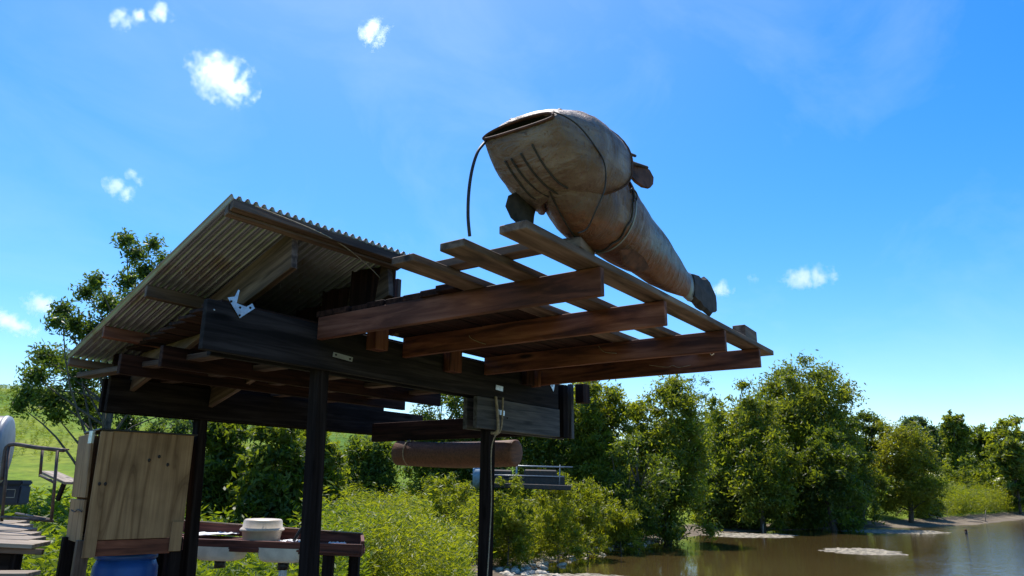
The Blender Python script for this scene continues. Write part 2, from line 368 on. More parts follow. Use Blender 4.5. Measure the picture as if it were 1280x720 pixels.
# ------------------------------------------------------------------ terrain and water
def build_ground():
    NR, NA = 190, 320
    rad = np.concatenate([[0], 1.2*(3500/1.2)**(np.linspace(0, 1, NR))])
    th = np.linspace(0, 2*PI, NA, endpoint=False)
    # more spokes in view
    R_, T_ = np.meshgrid(rad[1:], th, indexing='ij')
    a = R_*np.sin(T_); d = R_*np.cos(T_)
    z = ground_z(a, d)
    s = pond_sdf(a, d)
    x = EYE.x + d*FW.x + a*RT.x; y = EYE.y + d*FW.y + a*RT.y
    V = np.stack([x, y, z], -1).reshape(-1, 3)
    V = np.vstack([V, [EYE.x, EYE.y, float(ground_z(0, 0))]])
    c = len(V)-1
    i = np.arange(NR-1)[:, None]*NA; k = np.arange(NA)[None, :]; k2 = (k+1) % NA
    Q = np.stack([i+k, i+NA+k, i+NA+k2, i+k2], -1).reshape(-1, 4)
    faces = Q.tolist() + [[c, q, (q+1) % NA] for q in range(NA)]
    me = bpy.data.meshes.new('ground'); me.from_pydata(V.tolist(), [], faces); me.update()
    mud = 1 - sstep((s.reshape(-1)-1.5)/np.where((d.reshape(-1) > 50) & (a.reshape(-1) > 10), 5.5, 3.0))
    hd = np.hypot(d.reshape(-1)-4, a.reshape(-1)+.5); mud = np.maximum(mud, 1-sstep((hd-6.5)/2.5))  # bare soil round viewer and pavilion, added for its warm bounce light
    at = me.attributes.new('mud', 'FLOAT', 'POINT'); at.data.foreach_set('value', np.append(mud, 0).astype('f'))
    me.polygons.foreach_set('use_smooth', [True]*len(me.polygons))
    o = link('ground', me, M_ground); tag(o, kind='structure')
    # flip if needed
    if me.polygons[10].normal.z < 0: me.flip_normals()
    bm = bmesh.new()
    A = np.linspace(-5, 175, 46); D = np.linspace(0, 140, 36)
    vv = [[bm.verts.new((*gxy(a_, d_), -1.5)) for d_ in D] for a_ in A]
    for p in range(len(A)-1):
        for q in range(len(D)-1): bm.faces.new((vv[p][q], vv[p][q+1], vv[p+1][q+1], vv[p+1][q]))
    bmesh.ops.recalc_face_normals(bm, faces=bm.faces)
    w = bm_obj('pond_water', bm, M_water); tag(w, kind='structure')
    if w.data.polygons[0].normal.z < 0: w.data.flip_normals()
    br = []
    for a_ in A:
        for d_ in D: br.append(float(sstep((a_/max(d_, 1)-.46)/.1)))
    at = w.data.attributes.new('breeze', 'FLOAT', 'POINT'); at.data.foreach_set('value', br)
build_ground()
def mud_bar(px, py, rx, ry, seed):
    D = 977*3.05/(py-609); a = ad(px, D)
    bm = bmesh.new(); n = 70; rings = []
    for j in range(13):
        f = 1-j/12.0
        ring = []
        for k in range(n):
            an = 2*PI*k/n; q = 1+.3*noise.noise(Vector((math.cos(an)*1.6, math.sin(an)*1.6, seed)))+.2*noise.noise(Vector((math.cos(an)*6, math.sin(an)*6, seed)))
            aa = a+rx*q*f*math.cos(an); dd = D+ry*q*f*math.sin(an)
            z = -1.53+.10*(1-f**3)+.05*noise.noise(Vector((aa*5, dd*5, seed)))+.03*noise.noise(Vector((aa*2, dd*2, seed)))
            ring.append(bm.verts.new((*gxy(aa, dd), z)))
        rings.append(ring)
    for j in range(12):
        for k in range(n):
            if j == 5 and False: continue
            bm.faces.new((rings[j][k], rings[j][(k+1) % n], rings[j+1][(k+1) % n], rings[j+1][k]))
    bmesh.ops.remove_doubles(bm, verts=bm.verts, dist=.001); bmesh.ops.recalc_face_normals(bm, faces=bm.faces)
    o = bm_obj('mud_bar', bm, M_mud, None, True); tag(o, kind='structure'); return o
mud_bar(1072, 683, 2.1, 2.4, 1); mud_bar(935, 665, 3.4, 2.5, 2); mud_bar(1110, 659, 4.5, 3.0, 3); mud_bar(715, 716, 2.2, 1.3, 4); mud_bar(1010, 655, 4, 2, 5)

# ------------------------------------------------------------------ foliage
def rand_unit(n):
    v = rng.normal(size=(n, 3)); return v/np.linalg.norm(v, axis=1, keepdims=True)
def leaf_arrays(cen, size, aspect=.42, upbias=0.0, dirs=None):
    n = len(cen); d1 = rand_unit(n) if dirs is None else dirs
    d1 = d1 + np.array([0, 0, upbias]); d1 /= np.linalg.norm(d1, axis=1, keepdims=True)
    r = rand_unit(n); d2 = np.cross(d1, r); d2 /= np.linalg.norm(d2, axis=1, keepdims=True)+1e-9
    L = (size*rng.uniform(.6, 1.25, n))[:, None]; W = L*aspect
    v = np.stack([cen-d1*L*.5, cen+d2*W*.5-d1*L*.05, cen+d1*L*.5, cen-d2*W*.5-d1*L*.05], 1)
    return v.reshape(-1, 3)
def quad_mesh(name, V, tint):
    n = len(V)//4; me = bpy.data.meshes.new(name)
    me.vertices.add(len(V)); me.vertices.foreach_set('co', V.astype('f').ravel())
    me.loops.add(len(V)); me.loops.foreach_set('vertex_index', np.arange(len(V), dtype='i'))
    me.polygons.add(n); me.polygons.foreach_set('loop_start', np.arange(0, len(V), 4, dtype='i'))
    me.update(calc_edges=True); me.validate()
    at = me.attributes.new('tint', 'FLOAT', 'FACE'); at.data.foreach_set('value', np.clip(tint, 0, 1).astype('f'))
    return me
def crown_obj(name, cl, rad, per, size, mat, parent, aspect=.42, flat=.75, upbias=0.0):
    """leaves gathered round each clump centre, more of them near the clump's skin"""
    cen = []; tint = []
    for c, r in zip(cl, rad):
        n = max(12, int(per*min(2.2, (r/np.median(rad))**2))); u = rand_unit(n); rr = r*np.minimum(np.abs(rng.normal(0, .62, n)), rng.uniform(1.0, 1.35, n))+.1*r
        cen.append(np.array(c)[None]+u*rr[:, None]*np.array([1, 1, flat])); tint.append(np.clip(rng.normal(rng.uniform(.25, .75), .2, n), 0, 1))
    cen = np.vstack(cen); tint = np.concatenate(tint)
    return link(name, quad_mesh(name, leaf_arrays(cen, size, aspect, upbias), tint), mat, parent)
def wood_obj(name, base, top, r0, clumps, parent, nlimb=14, mat=None):
    bm = bmesh.new(); base = Vector(base); top = Vector(top)
    side = Vector((random.uniform(-1, 1), random.uniform(-1, 1), 0))*r0*1.5
    path = smooth_path([base-Vector((0, 0, .15)), base.lerp(top, .35)+side, base.lerp(top, .7)-side*.6, top], 4)
    n = len(path); tube_bm(bm, path, [r0*(1-.8*i/(n-1)) for i in range(n)], 8)
    sel = list(clumps); random.shuffle(sel)
    for c in sel[:nlimb]:
        c = Vector(c); k = min(n-2, max(2, int(n*random.uniform(.3, .8)))); s = path[k]
        if c.z < s.z: s = path[max(2, int(k*.55))]
        mid = s.lerp(c, .5)+Vector((random.uniform(-1, 1), random.uniform(-1, 1), random.uniform(0, 1)))*(c-s).length*.1
        pp = smooth_path([s, mid, c], 3); tube_bm(bm, pp, [r0*.38*(1-.85*i/(len(pp)-1)) for i in range(len(pp))], 5)
    return bm_obj(name, bm, mat or M_bark, parent, True)
def tree(px0, px1, ytop, D, label, mat, name='broadleaf_tree', nc=46, per=230, size=.3, fill=.35, depth=None, ybot=None, shape=1.0, cat='tree', group=None, r0=.16, aspect=.42, crad=.17, under=.12, trunk=True):
    if aspect == .42: aspect = .32
    pxc = (px0+px1)/2; a = ad(pxc, D); base = gpos(a, D)
    top = bearing(pxc, ytop, D).z; R = (px1-px0)/2*D/943.0; H = top-base.z
    Dp = depth or R
    zb = base.z + H*under if ybot is None else bearing(pxc, ybot, D).z
    t = empty(name, base, label, cat, group)
    cl = []; rad = []
    hc = (top-zb)/2; zc = (top+zb)/2
    while len(cl) < nc:
        q2 = rng.uniform(-1, 1); hr = math.sqrt(1-q2**3*.93) if q2 > 0 else 1-.18*shape*q2*q2
        an = rng.uniform(0, 2*PI); f = rng.uniform(.25, 1)**.5*(1+.34*noise.noise(Vector((math.cos(an)*1.4+pxc, math.sin(an)*1.4, q2*1.6))))
        r = crad*min(R, hc)*1.6*rng.uniform(.45, 1.3)
        lift = .3*noise.noise(Vector((math.cos(an)*2+pxc*.3, math.sin(an)*2+5, 1)))*max(0, q2)
        p = np.array([base.x, base.y, 0])+np.array([RT.x, RT.y, 0])*math.cos(an)*f*hr*max(.1, R-r*.5)+np.array([FW.x, FW.y, 0])*math.sin(an)*f*hr*max(.1, Dp-r*.5)
        p[2] = zc+(q2+lift)*(hc-r*.5)
        cl.append(p); rad.append(r)
    nf = int(nc*fill)
    for _ in range(nf):
        u = rand_unit(1)[0]*rng.uniform(0, .8)
        p = np.array([base.x, base.y, zc+u[2]*hc])+np.array([RT.x, RT.y, 0])*u[0]*R+np.array([FW.x, FW.y, 0])*u[1]*Dp
        cl.append(p); rad.append(crad*min(R, hc)*2.6)
    crown_obj('crown', cl, rad, per, size, mat, t, aspect)
    if trunk: wood_obj('trunk', base, (base.x, base.y, zc+hc*.5), r0*max(1, H/6), cl, t)
    return t

# ------------------------------------------------------------------ timber pavilion
pav = empty('timber_pavilion', P(1.9, -1.1, 0), 'dark timber pavilion with a corrugated metal roof and an open plank deck jutting out', 'pavilion')
UPW = Vector((0, -1, 0))
def ubeam(name, u0, u1, w, z0, z1, th, mat, **k):      # a board on edge running along u; w is its viewer-side face
    return board(name, P(u0, w-th/2, (z0+z1)/2), P(u1, w-th/2, (z0+z1)/2), th, z1-z0, mat, pav, **k)
def wbeam(name, w0, w1, u, z0, z1, th, mat, **k):
    return board(name, P(u, w0, (z0+z1)/2), P(u, w1, (z0+z1)/2), th, z1-z0, mat, pav, **k)
# front beam: two planks bolted either side of the posts
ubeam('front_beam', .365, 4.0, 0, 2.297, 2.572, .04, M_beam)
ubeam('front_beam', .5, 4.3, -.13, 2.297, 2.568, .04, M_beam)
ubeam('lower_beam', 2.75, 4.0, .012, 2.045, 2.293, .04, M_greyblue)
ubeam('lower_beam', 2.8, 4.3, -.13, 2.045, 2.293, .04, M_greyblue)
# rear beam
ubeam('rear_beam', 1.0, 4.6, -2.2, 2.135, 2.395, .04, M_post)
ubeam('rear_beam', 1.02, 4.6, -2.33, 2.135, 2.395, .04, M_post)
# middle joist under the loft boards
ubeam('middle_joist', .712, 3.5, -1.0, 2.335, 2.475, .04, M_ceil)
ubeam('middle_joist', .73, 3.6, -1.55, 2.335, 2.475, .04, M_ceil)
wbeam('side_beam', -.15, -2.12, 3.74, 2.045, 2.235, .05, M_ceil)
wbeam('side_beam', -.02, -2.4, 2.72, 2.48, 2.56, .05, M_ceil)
for u in (.93, 1.45, 2.0, 2.55, 3.1): wbeam('cross_slat', -.72, -2.5, u, 2.40 if u > 0 else 0, 2.438, .1, M_rafter)
# loft boards laid over the beams with narrow gaps between them
for i in range(9):
    w = -.19-i*.215
    board('loft_board', P(.50+.02*random.random()+.06*i, w, 2.60), P(3.35+.1*random.random()-.02*i, w-.01, 2.60), .195, .022, M_ceil, pav, warp=random.uniform(-.006, .006), seg=3)
for z0, z1 in ((2.40, 2.475), (2.50, 2.59)): ubeam('rear_board', 1.02, 4.0, -2.24, z0, z1, .02, M_ceil)
# posts
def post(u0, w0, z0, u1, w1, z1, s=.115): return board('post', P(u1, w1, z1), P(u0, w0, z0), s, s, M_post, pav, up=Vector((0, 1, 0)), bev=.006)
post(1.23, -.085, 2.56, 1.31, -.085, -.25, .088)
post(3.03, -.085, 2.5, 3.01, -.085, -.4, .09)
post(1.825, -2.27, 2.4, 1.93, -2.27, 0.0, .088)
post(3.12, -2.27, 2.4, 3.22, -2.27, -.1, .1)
# roof frame: its own slightly turned axes, high edge to the viewer
RA = P(.3416, .158, 3.121); rU = Vector((.98192, -.18172, -.05298)); rW = Vector((.17810, .96231, -.20552))
rU.normalize(); rW = (rW-rU*rW.dot(rU)).normalized(); rN = rU.cross(rW).normalized()
if rN.z < 0: rN = -rN
def R(n, t, h=0): return RA+rU*n+rW*t+rN*h
def roof_sheet(n0, n1, h):
    per = .0486; seg = 12; nn = int(round((n1-n0)/per))*seg; bm = bmesh.new(); T = (.0, 1.0, 2.0, 2.775)
    def layer(dh):
        return [[bm.verts.new(R(n0+(n1-n0)*i/nn, t, h+dh+.0135*math.tanh(1.8*math.cos(2*PI*((n1-n0)*i/nn)/per))+.004*math.sin(t*2.2+i*.02))) for i in range(nn+1)] for t in T]
    A, B = layer(0), layer(-.0012)
    for j in range(len(T)-1):
        for i in range(nn):
            bm.faces.new((A[j][i], A[j][i+1], A[j+1][i+1], A[j+1][i])); bm.faces.new((B[j][i], B[j+1][i], B[j+1][i+1], B[j][i+1]))
    for i in range(nn):
        bm.faces.new((A[0][i], B[0][i], B[0][i+1], A[0][i+1])); bm.faces.new((A[-1][i], A[-1][i+1], B[-1][i+1], B[-1][i]))
    for j in range(len(T)-1):
        bm.faces.new((A[j][0], A[j+1][0], B[j+1][0], B[j][0])); bm.faces.new((A[j][-1], B[j][-1], B[j+1][-1], A[j+1][-1]))
    bmesh.ops.recalc_face_normals(bm, faces=bm.faces)
    return bm_obj('roof_sheet', bm, M_roof, pav, True)
roof_sheet(-.012, .6684, 0); roof_sheet(.62, 1.203, .004)
def screw_row(t, n0, n1, k):
    for i in range(k):
        n = n0+(n1-n0)*(i+.5)/k; bm = bmesh.new(); M = Matrix.Translation(R(n, t, -.02)) @ rN.to_track_quat('Z', 'Y').to_matrix().to_4x4()
        lathe_bm(bm, [(.0001, -.012), (.0018, -.01), (.002, .02)], M, 5); bm_obj('roof_screw', bm, M_zinc, pav)
screw_row(.95, .06, .4, 3); screw_row(1.7, .06, .4, 3); screw_row(2.4, .06, .4, 3); screw_row(.8, .5, 1.08, 4)
def rboard(name, n0, t0, n1, t1, h, across, deep, mat, **k):
    return board(name, R(n0, t0, h-.004), R(n1, t1, h-.004), across, deep, mat, pav, up=rN, **k)
rboard('roof_header', .005, .024, 1.19, .024, -.036, .045, .055, M_rafter)
rboard('roof_header', .0, .078, 1.17, .078, -.045, .045, .06, M_rafter)
def rafter(n, t0=.105, t1=2.76): return rboard('rafter', n, t0, n, t1, -.016-.25/2, .04, .25, M_rafter)
rafter(.435)
rafter(1.12)
for t in (1.22, 2.0): rboard('purlin', .012, t+.02, .41, t+.02, -.012-.045, .04, .085, M_joist if t > 1.5 else M_rafter)
rboard('purlin', .0, 2.745, .41, 2.745, -.045, .04, .06, M_rafter)
rboard('purlin', .46, 1.22, 1.09, 1.22, -.055, .04, .08, M_ceil); rboard('purlin', .46, 2.0, 1.09, 2.0, -.055, .04, .08, M_ceil)
rboard('rear_fascia', .46, 2.745, 1.19, 2.745, -.05, .04, .08, M_ceil)
# gable boarding closing the far side of the roof space
for k in range(7):
    t = .24+k*.36; top = R(1.085, t, -.02); low = P(top.x, -top.y, 2.615)
    if top.z-.02 > low.z+.03: board('gable_board', low, Vector((top.x, top.y, top.z)), .35, .016, M_ceil, pav, up=Vector((1, .18, 0)).normalized())
# upright blocks that tie roof and deck to the front beam
def block(u, w, z0, z1, s=.09, d=.04, mat=None, name='upright_block'):
    return board(name, P(u, w, z1), P(u, w, z0), d, s, mat or M_joist, pav, up=Vector((1, 0, 0)))
block(1.60, .045, 2.475, 3.05, .12, .09); block(1.745, .05, 2.6, 3.0, .04, .06, M_rafter)
block(2.395, .045, 2.43, 2.60, .14, .07)
block(3.55, .045, 2.45, 2.60, .04, .08); block(3.42, .05, 2.45, 2.61, .12, .05, M_ceil)
block(4.33, .07, 2.38, 2.56, .13, .09, M_ceil)
block(4.31, -.05, 2.05, 2.57, .05, .04, M_greyblue); block(4.2, -.085, 2.05, 2.55, .09, .085, M_post)
# deck joists cantilevered towards the viewer
ZJ = 2.612
for u, w1, tip in ((1.119, 1.985, -.006), (1.885, 1.975, 0), (2.84, 1.985, .004), (3.61, 1.98, .004)):
    wbeam('deck_joist', .004, w1, u+.019, ZJ-.14, ZJ, .038, M_joist, warp=.004, seg=6)
wbeam('cross_batten', 1.2, 1.9, .875, ZJ+.042, ZJ+.082, .1, M_plank)
# deck planks
for w0, u0, u1 in ((1.845, .492, 3.99), (1.49, .53, 4.0), (1.16, .565, 4.0)) + tuple((1.008-.147*k, (1.06, 1.1, 1.12, 1.13, 1.12, 1.14, 1.12, 1.7)[k], 3.95+.02*(k % 3)) for k in range(8)) + ((-.021, 1.12, 1.53),):
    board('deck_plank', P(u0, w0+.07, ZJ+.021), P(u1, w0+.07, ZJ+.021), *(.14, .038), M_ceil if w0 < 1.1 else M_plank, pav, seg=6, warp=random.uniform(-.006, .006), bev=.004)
board('mounting_block', P(3.33, 1.93, 2.70), P(3.64, 1.92, 2.70), .09, .085, M_plank, pav)
board('mounting_block', P(.93, 1.935, 2.685), P(1.2, 1.86, 2.70), .1, .05, M_plank, pav)
# zinc framing brackets
def bracket(pts, mat=M_zinc, th=.003, name='metal_bracket', y=0.0, bolts=()):
    bm = bmesh.new(); f = [bm.verts.new(P(u, y, z)) for u, z in pts]; b = [bm.verts.new(P(u, y-th, z)) for u, z in pts]
    bm.faces.new(f); bm.faces.new(b[::-1]); n = len(pts)
    for i in range(n): bm.faces.new((f[i], b[i], b[(i+1) % n], f[(i+1) % n]))
    bmesh.ops.triangulate(bm, faces=[q for q in bm.faces if len(q.verts) > 4]); bmesh.ops.recalc_face_normals(bm, faces=bm.faces)
    o = bm_obj(name, bm, mat, pav)
    for u, z in bolts:
        b2 = bmesh.new(); lathe_bm(b2, [(0.0001, .004), (.006, .004), (.008, 0)], Matrix.Translation(P(u, y, z)) @ Matrix.Rotation(PI/2, 4, 'X'), 6); bm_obj('bolt', b2, M_dark, o)
    return o
bracket([(.475, 2.60), (.565, 2.50), (.655, 2.575), (.635, 2.60), (.60, 2.572), (.535, 2.58), (.545, 2.655), (.538, 2.66), (.52, 2.615)], y=.008, bolts=((.5, 2.583), (.56, 2.56), (.625, 2.572), (.562, 2.515)))
bracket([(1.255, 2.385), (1.42, 2.375), (1.425, 2.405), (1.26, 2.415)], y=.008, mat=M_grey, bolts=((1.28, 2.4), (1.40, 2.39)))
bracket([(3.0, 2.37), (3.1, 2.365), (3.105, 2.405), (3.005, 2.41)], y=.008, bolts=((3.14, 2.36),))
bracket([(3.02, 2.17), (3.11, 2.165), (3.115, 2.205), (3.025, 2.21)], y=.02, bolts=((3.15, 2.15),))
bracket([(3.82, 2.53), (3.93, 2.53), (3.9, 2.45)], y=.008, bolts=((3.875, 2.5),))
tube('hung_cord', smooth_path([R(.12, -.02, -.03), R(.6, .0, -.06), R(.95, .12, -.09), P(1.66, .12, 2.86)], 6), .0035, M_rope, pav, 5)
tube('spike', [P(.405, -.08, 2.40), P(.4, -.03, 2.5), P(.41, 0.0, 2.52)], .006, M_zinc, pav, 6)
# pale shrivelled vines caught between the joists
def vine(pts, r=.0022): return tube('dry_vine', smooth_path(pts, 5), r, M_dry, pav, 4)
vine([P(1.9, .62, 2.612), P(1.885, .60, 2.56), P(1.88, .66, 2.52), P(1.88, .74, 2.49)])
vine([P(2.84, 1.05, 2.6), P(2.83, 1.1, 2.55), P(2.83, 1.2, 2.53)])
vine([P(3.6, 1.1, 2.56), P(3.6, 1.25, 2.53), P(3.6, 1.3, 2.54), P(3.6, 1.35, 2.52), P(3.6, 1.45, 2.53)])
vine([P(1.2, .3, 2.63), P(1.3, .7, 2.62), P(1.6, .9, 2.63)], .003)
vine([P(2.0, .2, 2.63), P(2.3, .5, 2.62), P(2.6, .8, 2.63)], .004)
vine([P(3.3, 1.7, 2.6), P(3.31, 1.72, 2.54), P(3.32, 1.74, 2.55)], .003)

# rope tied round the lower beam
rp = empty('rope', P(3.0, .03, 2.0), 'frayed pale rope looped over the lower beam end and trailing down the right post', 'rope')
tube('rope_loop', smooth_path([P(2.97, .03, 2.31), P(2.985, .035, 2.2), P(3.0, .035, 2.1), P(3.0, .03, 2.03), P(3.0, -.03, 2.02)], 5), .012, M_rope, rp, 6)
tube('rope_loop', smooth_path([P(3.07, .03, 2.31), P(3.06, .035, 2.2), P(3.05, .035, 2.09), P(3.03, .03, 2.03), P(3.0, -.0, 2.0)], 5), .008, M_rope, rp, 6)
tube('rope_tail', smooth_path([P(3.01, .035, 2.04), P(2.99, -.02, 1.9), P(3.0, -.02, 1.5), P(2.985, -.022, 1.2), P(2.95, -.02, .8)], 5), .005, M_rope, rp, 5)

# ------------------------------------------------------------------ rolled tarpaulin on the far side
def roll(name, label, p0, p1, r, z_off, straps):
    t = empty(name, (p0+p1)/2+Vector((0, 0, z_off)), label, 'tarp roll')
    bm = bmesh.new(); L = (p1-p0).length; M = frame(p0, p1); n = 40; m = 16; rings = []
    for i in range(m+1):
        x = L*i/m; ring = []
        for k in range(n):
            an = 2*PI*k/n; rr = r*(1+.05*noise.noise(Vector((x*2.5, math.cos(an)*1.5, math.sin(an)*1.5+r*30))))*(1-.03*math.cos(an*2))
            sag = -.02*math.sin(PI*i/m)
            ring.append(bm.verts.new(M @ Vector((x, rr*math.cos(an), rr*math.sin(an)*.94+sag))))
        rings.append(ring)
    for i in range(m):
        for k in range(n): bm.faces.new((rings[i][k], rings[i][(k+1) % n], rings[i+1][(k+1) % n], rings[i+1][k]))
    for ring, s in ((rings[0], -1), (rings[-1], 1)):
        c = M @ Vector((0 if s < 0 else L, 0, 0)); prev = ring
        for f, dx in ((.93, .008), (.7, .012), (.4, .014)):
            nx = [bm.verts.new(c+(v.co-c)*f+(M.to_3x3() @ Vector((s*dx, 0, 0)))) for v in ring]
            for k in range(n): bm.faces.new((prev[k], prev[(k+1) % n], nx[(k+1) % n], nx[k]))
            prev = nx
        bm.faces.new(prev)
    bmesh.ops.recalc_face_normals(bm, faces=bm.faces); bm_obj('rolled_cloth', bm, M_tarp, t, True)
    for x in straps:
        c = M @ Vector((L*x, 0, 0)); y = M.to_3x3() @ Vector((0, 1, 0)); z = Vector((0, 0, 1))
        pts = [c+(y*math.cos(q)+z*math.sin(q)*.95)*(r*1.04) for q in np.linspace(0, 2*PI, 20)]
        tube('tie_cord', pts, .006, M_rope, t, 5)
roll('tarp_roll', 'rust brown rolled tarpaulin tied under the far side beam of the pavilion', P(3.72, -1.72, 1.925), P(3.83, -.36, 1.905), .125, -.1, (.11,))
# ------------------------------------------------------------------ sheet metal catfish
fo = P(1.3, 1.94, 2.66)
fish = empty('metal_catfish', fo, 'big rusty sheet metal catfish sculpture with wire whiskers perched on the deck planks', 'fish sculpture')
def ring_pts(u, w, z, a, b, n=36, e=2.0, eb=None, dw=0.0):
    out = []
    for k in range(n):
        an = 2*PI*k/n; cx, sx = math.cos(an), math.sin(an)
        ee = e if sx > 0 else (eb or e)
        out.append(P(u+dw*sx, w+a*math.copysign(abs(cx)**(2/ee), cx), z+b*math.copysign(abs(sx)**(2/ee), sx)))
    return out
def loft(bm, rings, cap0=True, cap1=True):
    R_ = [[bm.verts.new(p) for p in r] for r in rings]; n = len(R_[0])
    for i in range(len(R_)-1):
        for k in range(n): bm.faces.new((R_[i][k], R_[i][(k+1) % n], R_[i+1][(k+1) % n], R_[i+1][k]))
    if cap0: bm.faces.new(R_[0][::-1])
    if cap1: bm.faces.new(R_[-1])
    return R_
BODY = [(.66, 1.99, 2.99, .11, .115), (.8, 1.975, 2.975, .15, .185), (.95, 1.96, 2.955, .185, .235), (1.12, 1.95, 2.94, .195, .225), (1.35, 1.95, 2.915, .175, .2), (1.6, 1.95, 2.88, .14, .17), (1.85, 1.955, 2.84, .112, .148), (2.05, 1.96, 2.81, .08, .118), (2.18, 1.965, 2.79, .055, .092), (2.27, 1.97, 2.785, .035, .075)]
def body_at(u):
    for i in range(len(BODY)-1):
        if BODY[i][0] <= u <= BODY[i+1][0] or i == len(BODY)-2:
            f = (u-BODY[i][0])/(BODY[i+1][0]-BODY[i][0]); return [BODY[i][j]*(1-f)+BODY[i+1][j]*f for j in range(5)]
def dent(p, s=.006):
    q = noise.noise(p*4.5)*1.4+.6*noise.noise(p*11)-1.6*max(0, .12-abs(noise.noise(Vector((p.x*3, p.y*6, p.z*6))+Vector((9, 0, 0)))))/.12; d = (p-P(p.x, 1.95, 2.95)); d.x = 0
    return p+d.normalized()*q*s if d.length > 1e-4 else p
bm = bmesh.new(); us = np.linspace(.66, 2.27, 28)
loft(bm, [[dent(p) for p in ring_pts(*body_at(u))] for u in us])
bmesh.ops.recalc_face_normals(bm, faces=bm.faces)
def fish_part(name, bm, mat=M_fish, smooth=True, parent=None):
    o = bm_obj(name, bm, mat, parent or fish, smooth)
    # local origin at the fish so its colouring is measured along the fish
    o.data.transform(Matrix.Translation(-fo)); o.location = o.location+fo
    return o
fish_part('body', bm)
HEAD = [(.47, 1.95, 3.065, 3.085, .178), (.52, 1.95, 3.07, 2.975, .195), (.585, 1.95, 3.07, 2.905, .212), (.66, 1.95, 3.065, 2.86, .225), (.74, 1.95, 3.06, 2.845, .235), (.81, 1.95, 3.05, 2.845, .24), (.87, 1.95, 3.04, 2.855, .24)]
HTOP = [.05, .08, .11, .145, .185, .21, .215]
def head_ring(i, grow=0.0):
    u, w, z, zb, a = HEAD[i]; out = []; n = 40
    for k in range(n):
        an = 2*PI*k/n; cx, sx = math.cos(an), math.sin(an)
        x = math.copysign(abs(cx)**(.9 if sx > 0 else .72), cx)*(a+grow+(.035*min(1, i/4) if cx > 0 else 0))
        if sx >= 0: y = z+(HTOP[i]+grow)*sx; uu = u+.03*sx*(i == 0)
        else:
            y = z-(z-zb+grow if i else .012)*abs(sx)**(.6); uu = u
            if i > 2 and x < -.05: y -= .03*min(1, (i-2)/3)*abs(sx)
        # the gill flap reaches further back on the flanks than under the throat
        if i >= 4: uu = u+(0, .05, .13)[i-4]*abs(cx)**2-(.03, .08, .15)[i-4]*(sx < 0)*math.exp(-((x+.03)/.06)**2)
        out.append(P(uu, w+x, y))
    return out
bm = bmesh.new()
rs = [head_ring(i) for i in range(7)]
fine = []
for i in range(6):
    for f in (0, .5):
        p = [rs[max(i-1, 0)], rs[i], rs[i+1], rs[min(i+2, 6)]]
        fine.append([dent(.5*((2*p[1][k])+(p[2][k]-p[0][k])*f+(2*p[0][k]-5*p[1][k]+4*p[2][k]-p[3][k])*f*f+(3*p[1][k]-p[0][k]-3*p[2][k]+p[3][k])*f**3), .004) for k in range(40)])
fine.append(rs[6])
inner = [[p+(P(.9, 1.95, 3.0)-p).normalized()*.012 for p in r] for r in fine]
outer_r = loft(bm, fine, False, False); inner_r = [[bm.verts.new(p) for p in r] for r in inner]
for i in range(len(inner_r)-1):
    for k in range(40): bm.faces.new((inner_r[i][(k+1) % 40], inner_r[i][k], inner_r[i+1][k], inner_r[i+1][(k+1) % 40]))
for A_, B_ in ((outer_r[0], inner_r[0]), (outer_r[-1], inner_r[-1])):
    for k in range(40): bm.faces.new((A_[k], A_[(k+1) % 40], B_[(k+1) % 40], B_[k]))
bmesh.ops.recalc_face_normals(bm, faces=bm.faces)
fish_part('head', bm)
tube('gill_rim', [p for p in rs[6]]+[rs[6][0]], .006, M_rust, fish, 6)
# rolled metal lips round the gaping mouth
lipr = rs[0]
o = tube('lip', [p for p in lipr]+[lipr[0]], .007, M_rust, fish, 6)
bm = bmesh.new(); loft(bm, [[p*.93+P(.64, 1.95, 3.09)*.07 for p in rs[0]], [p*.7+P(.66, 1.95, 3.08)*.3 for p in rs[0]]], False, True); bm_obj('throat_shade', bm, M_dark, fish, True)  # near-black cap inside the mouth: the hollow's shade put into its colour
# eyes on the crown
for w, u in ((2.07, .62), (1.86, .56)):
    bm = bmesh.new(); bmesh.ops.create_uvsphere(bm, u_segments=12, v_segments=8, radius=.016, matrix=Matrix.Translation(P(u, w, 3.168 if w > 2 else 3.158))); bm_obj('eye', bm, M_wire, fish, True)
def wire(name, pts, r=.0045, mat=None): return tube(name, smooth_path(pts, 7), r, mat or M_wire, fish, 6)
wire('whisker', [P(.48, 1.775, 3.06), P(.462, 1.785, 3.037), P(.408, 1.79, 2.969), P(.373, 1.79, 2.875), P(.355, 1.79, 2.769), P(.354, 1.79, 2.663), P(.368, 1.79, 2.58)], .007)
wire('whisker', [P(.48, 2.12, 3.09), P(.50, 2.165, 3.065), P(.57, 2.19, 3.045), P(.664, 2.205, 3.0), P(.754, 2.21, 2.942), P(.77, 2.2, 2.836), P(.76, 2.16, 2.74), P(.79, 2.1, 2.68), P(.747, 2.08, 2.65)], .0034)
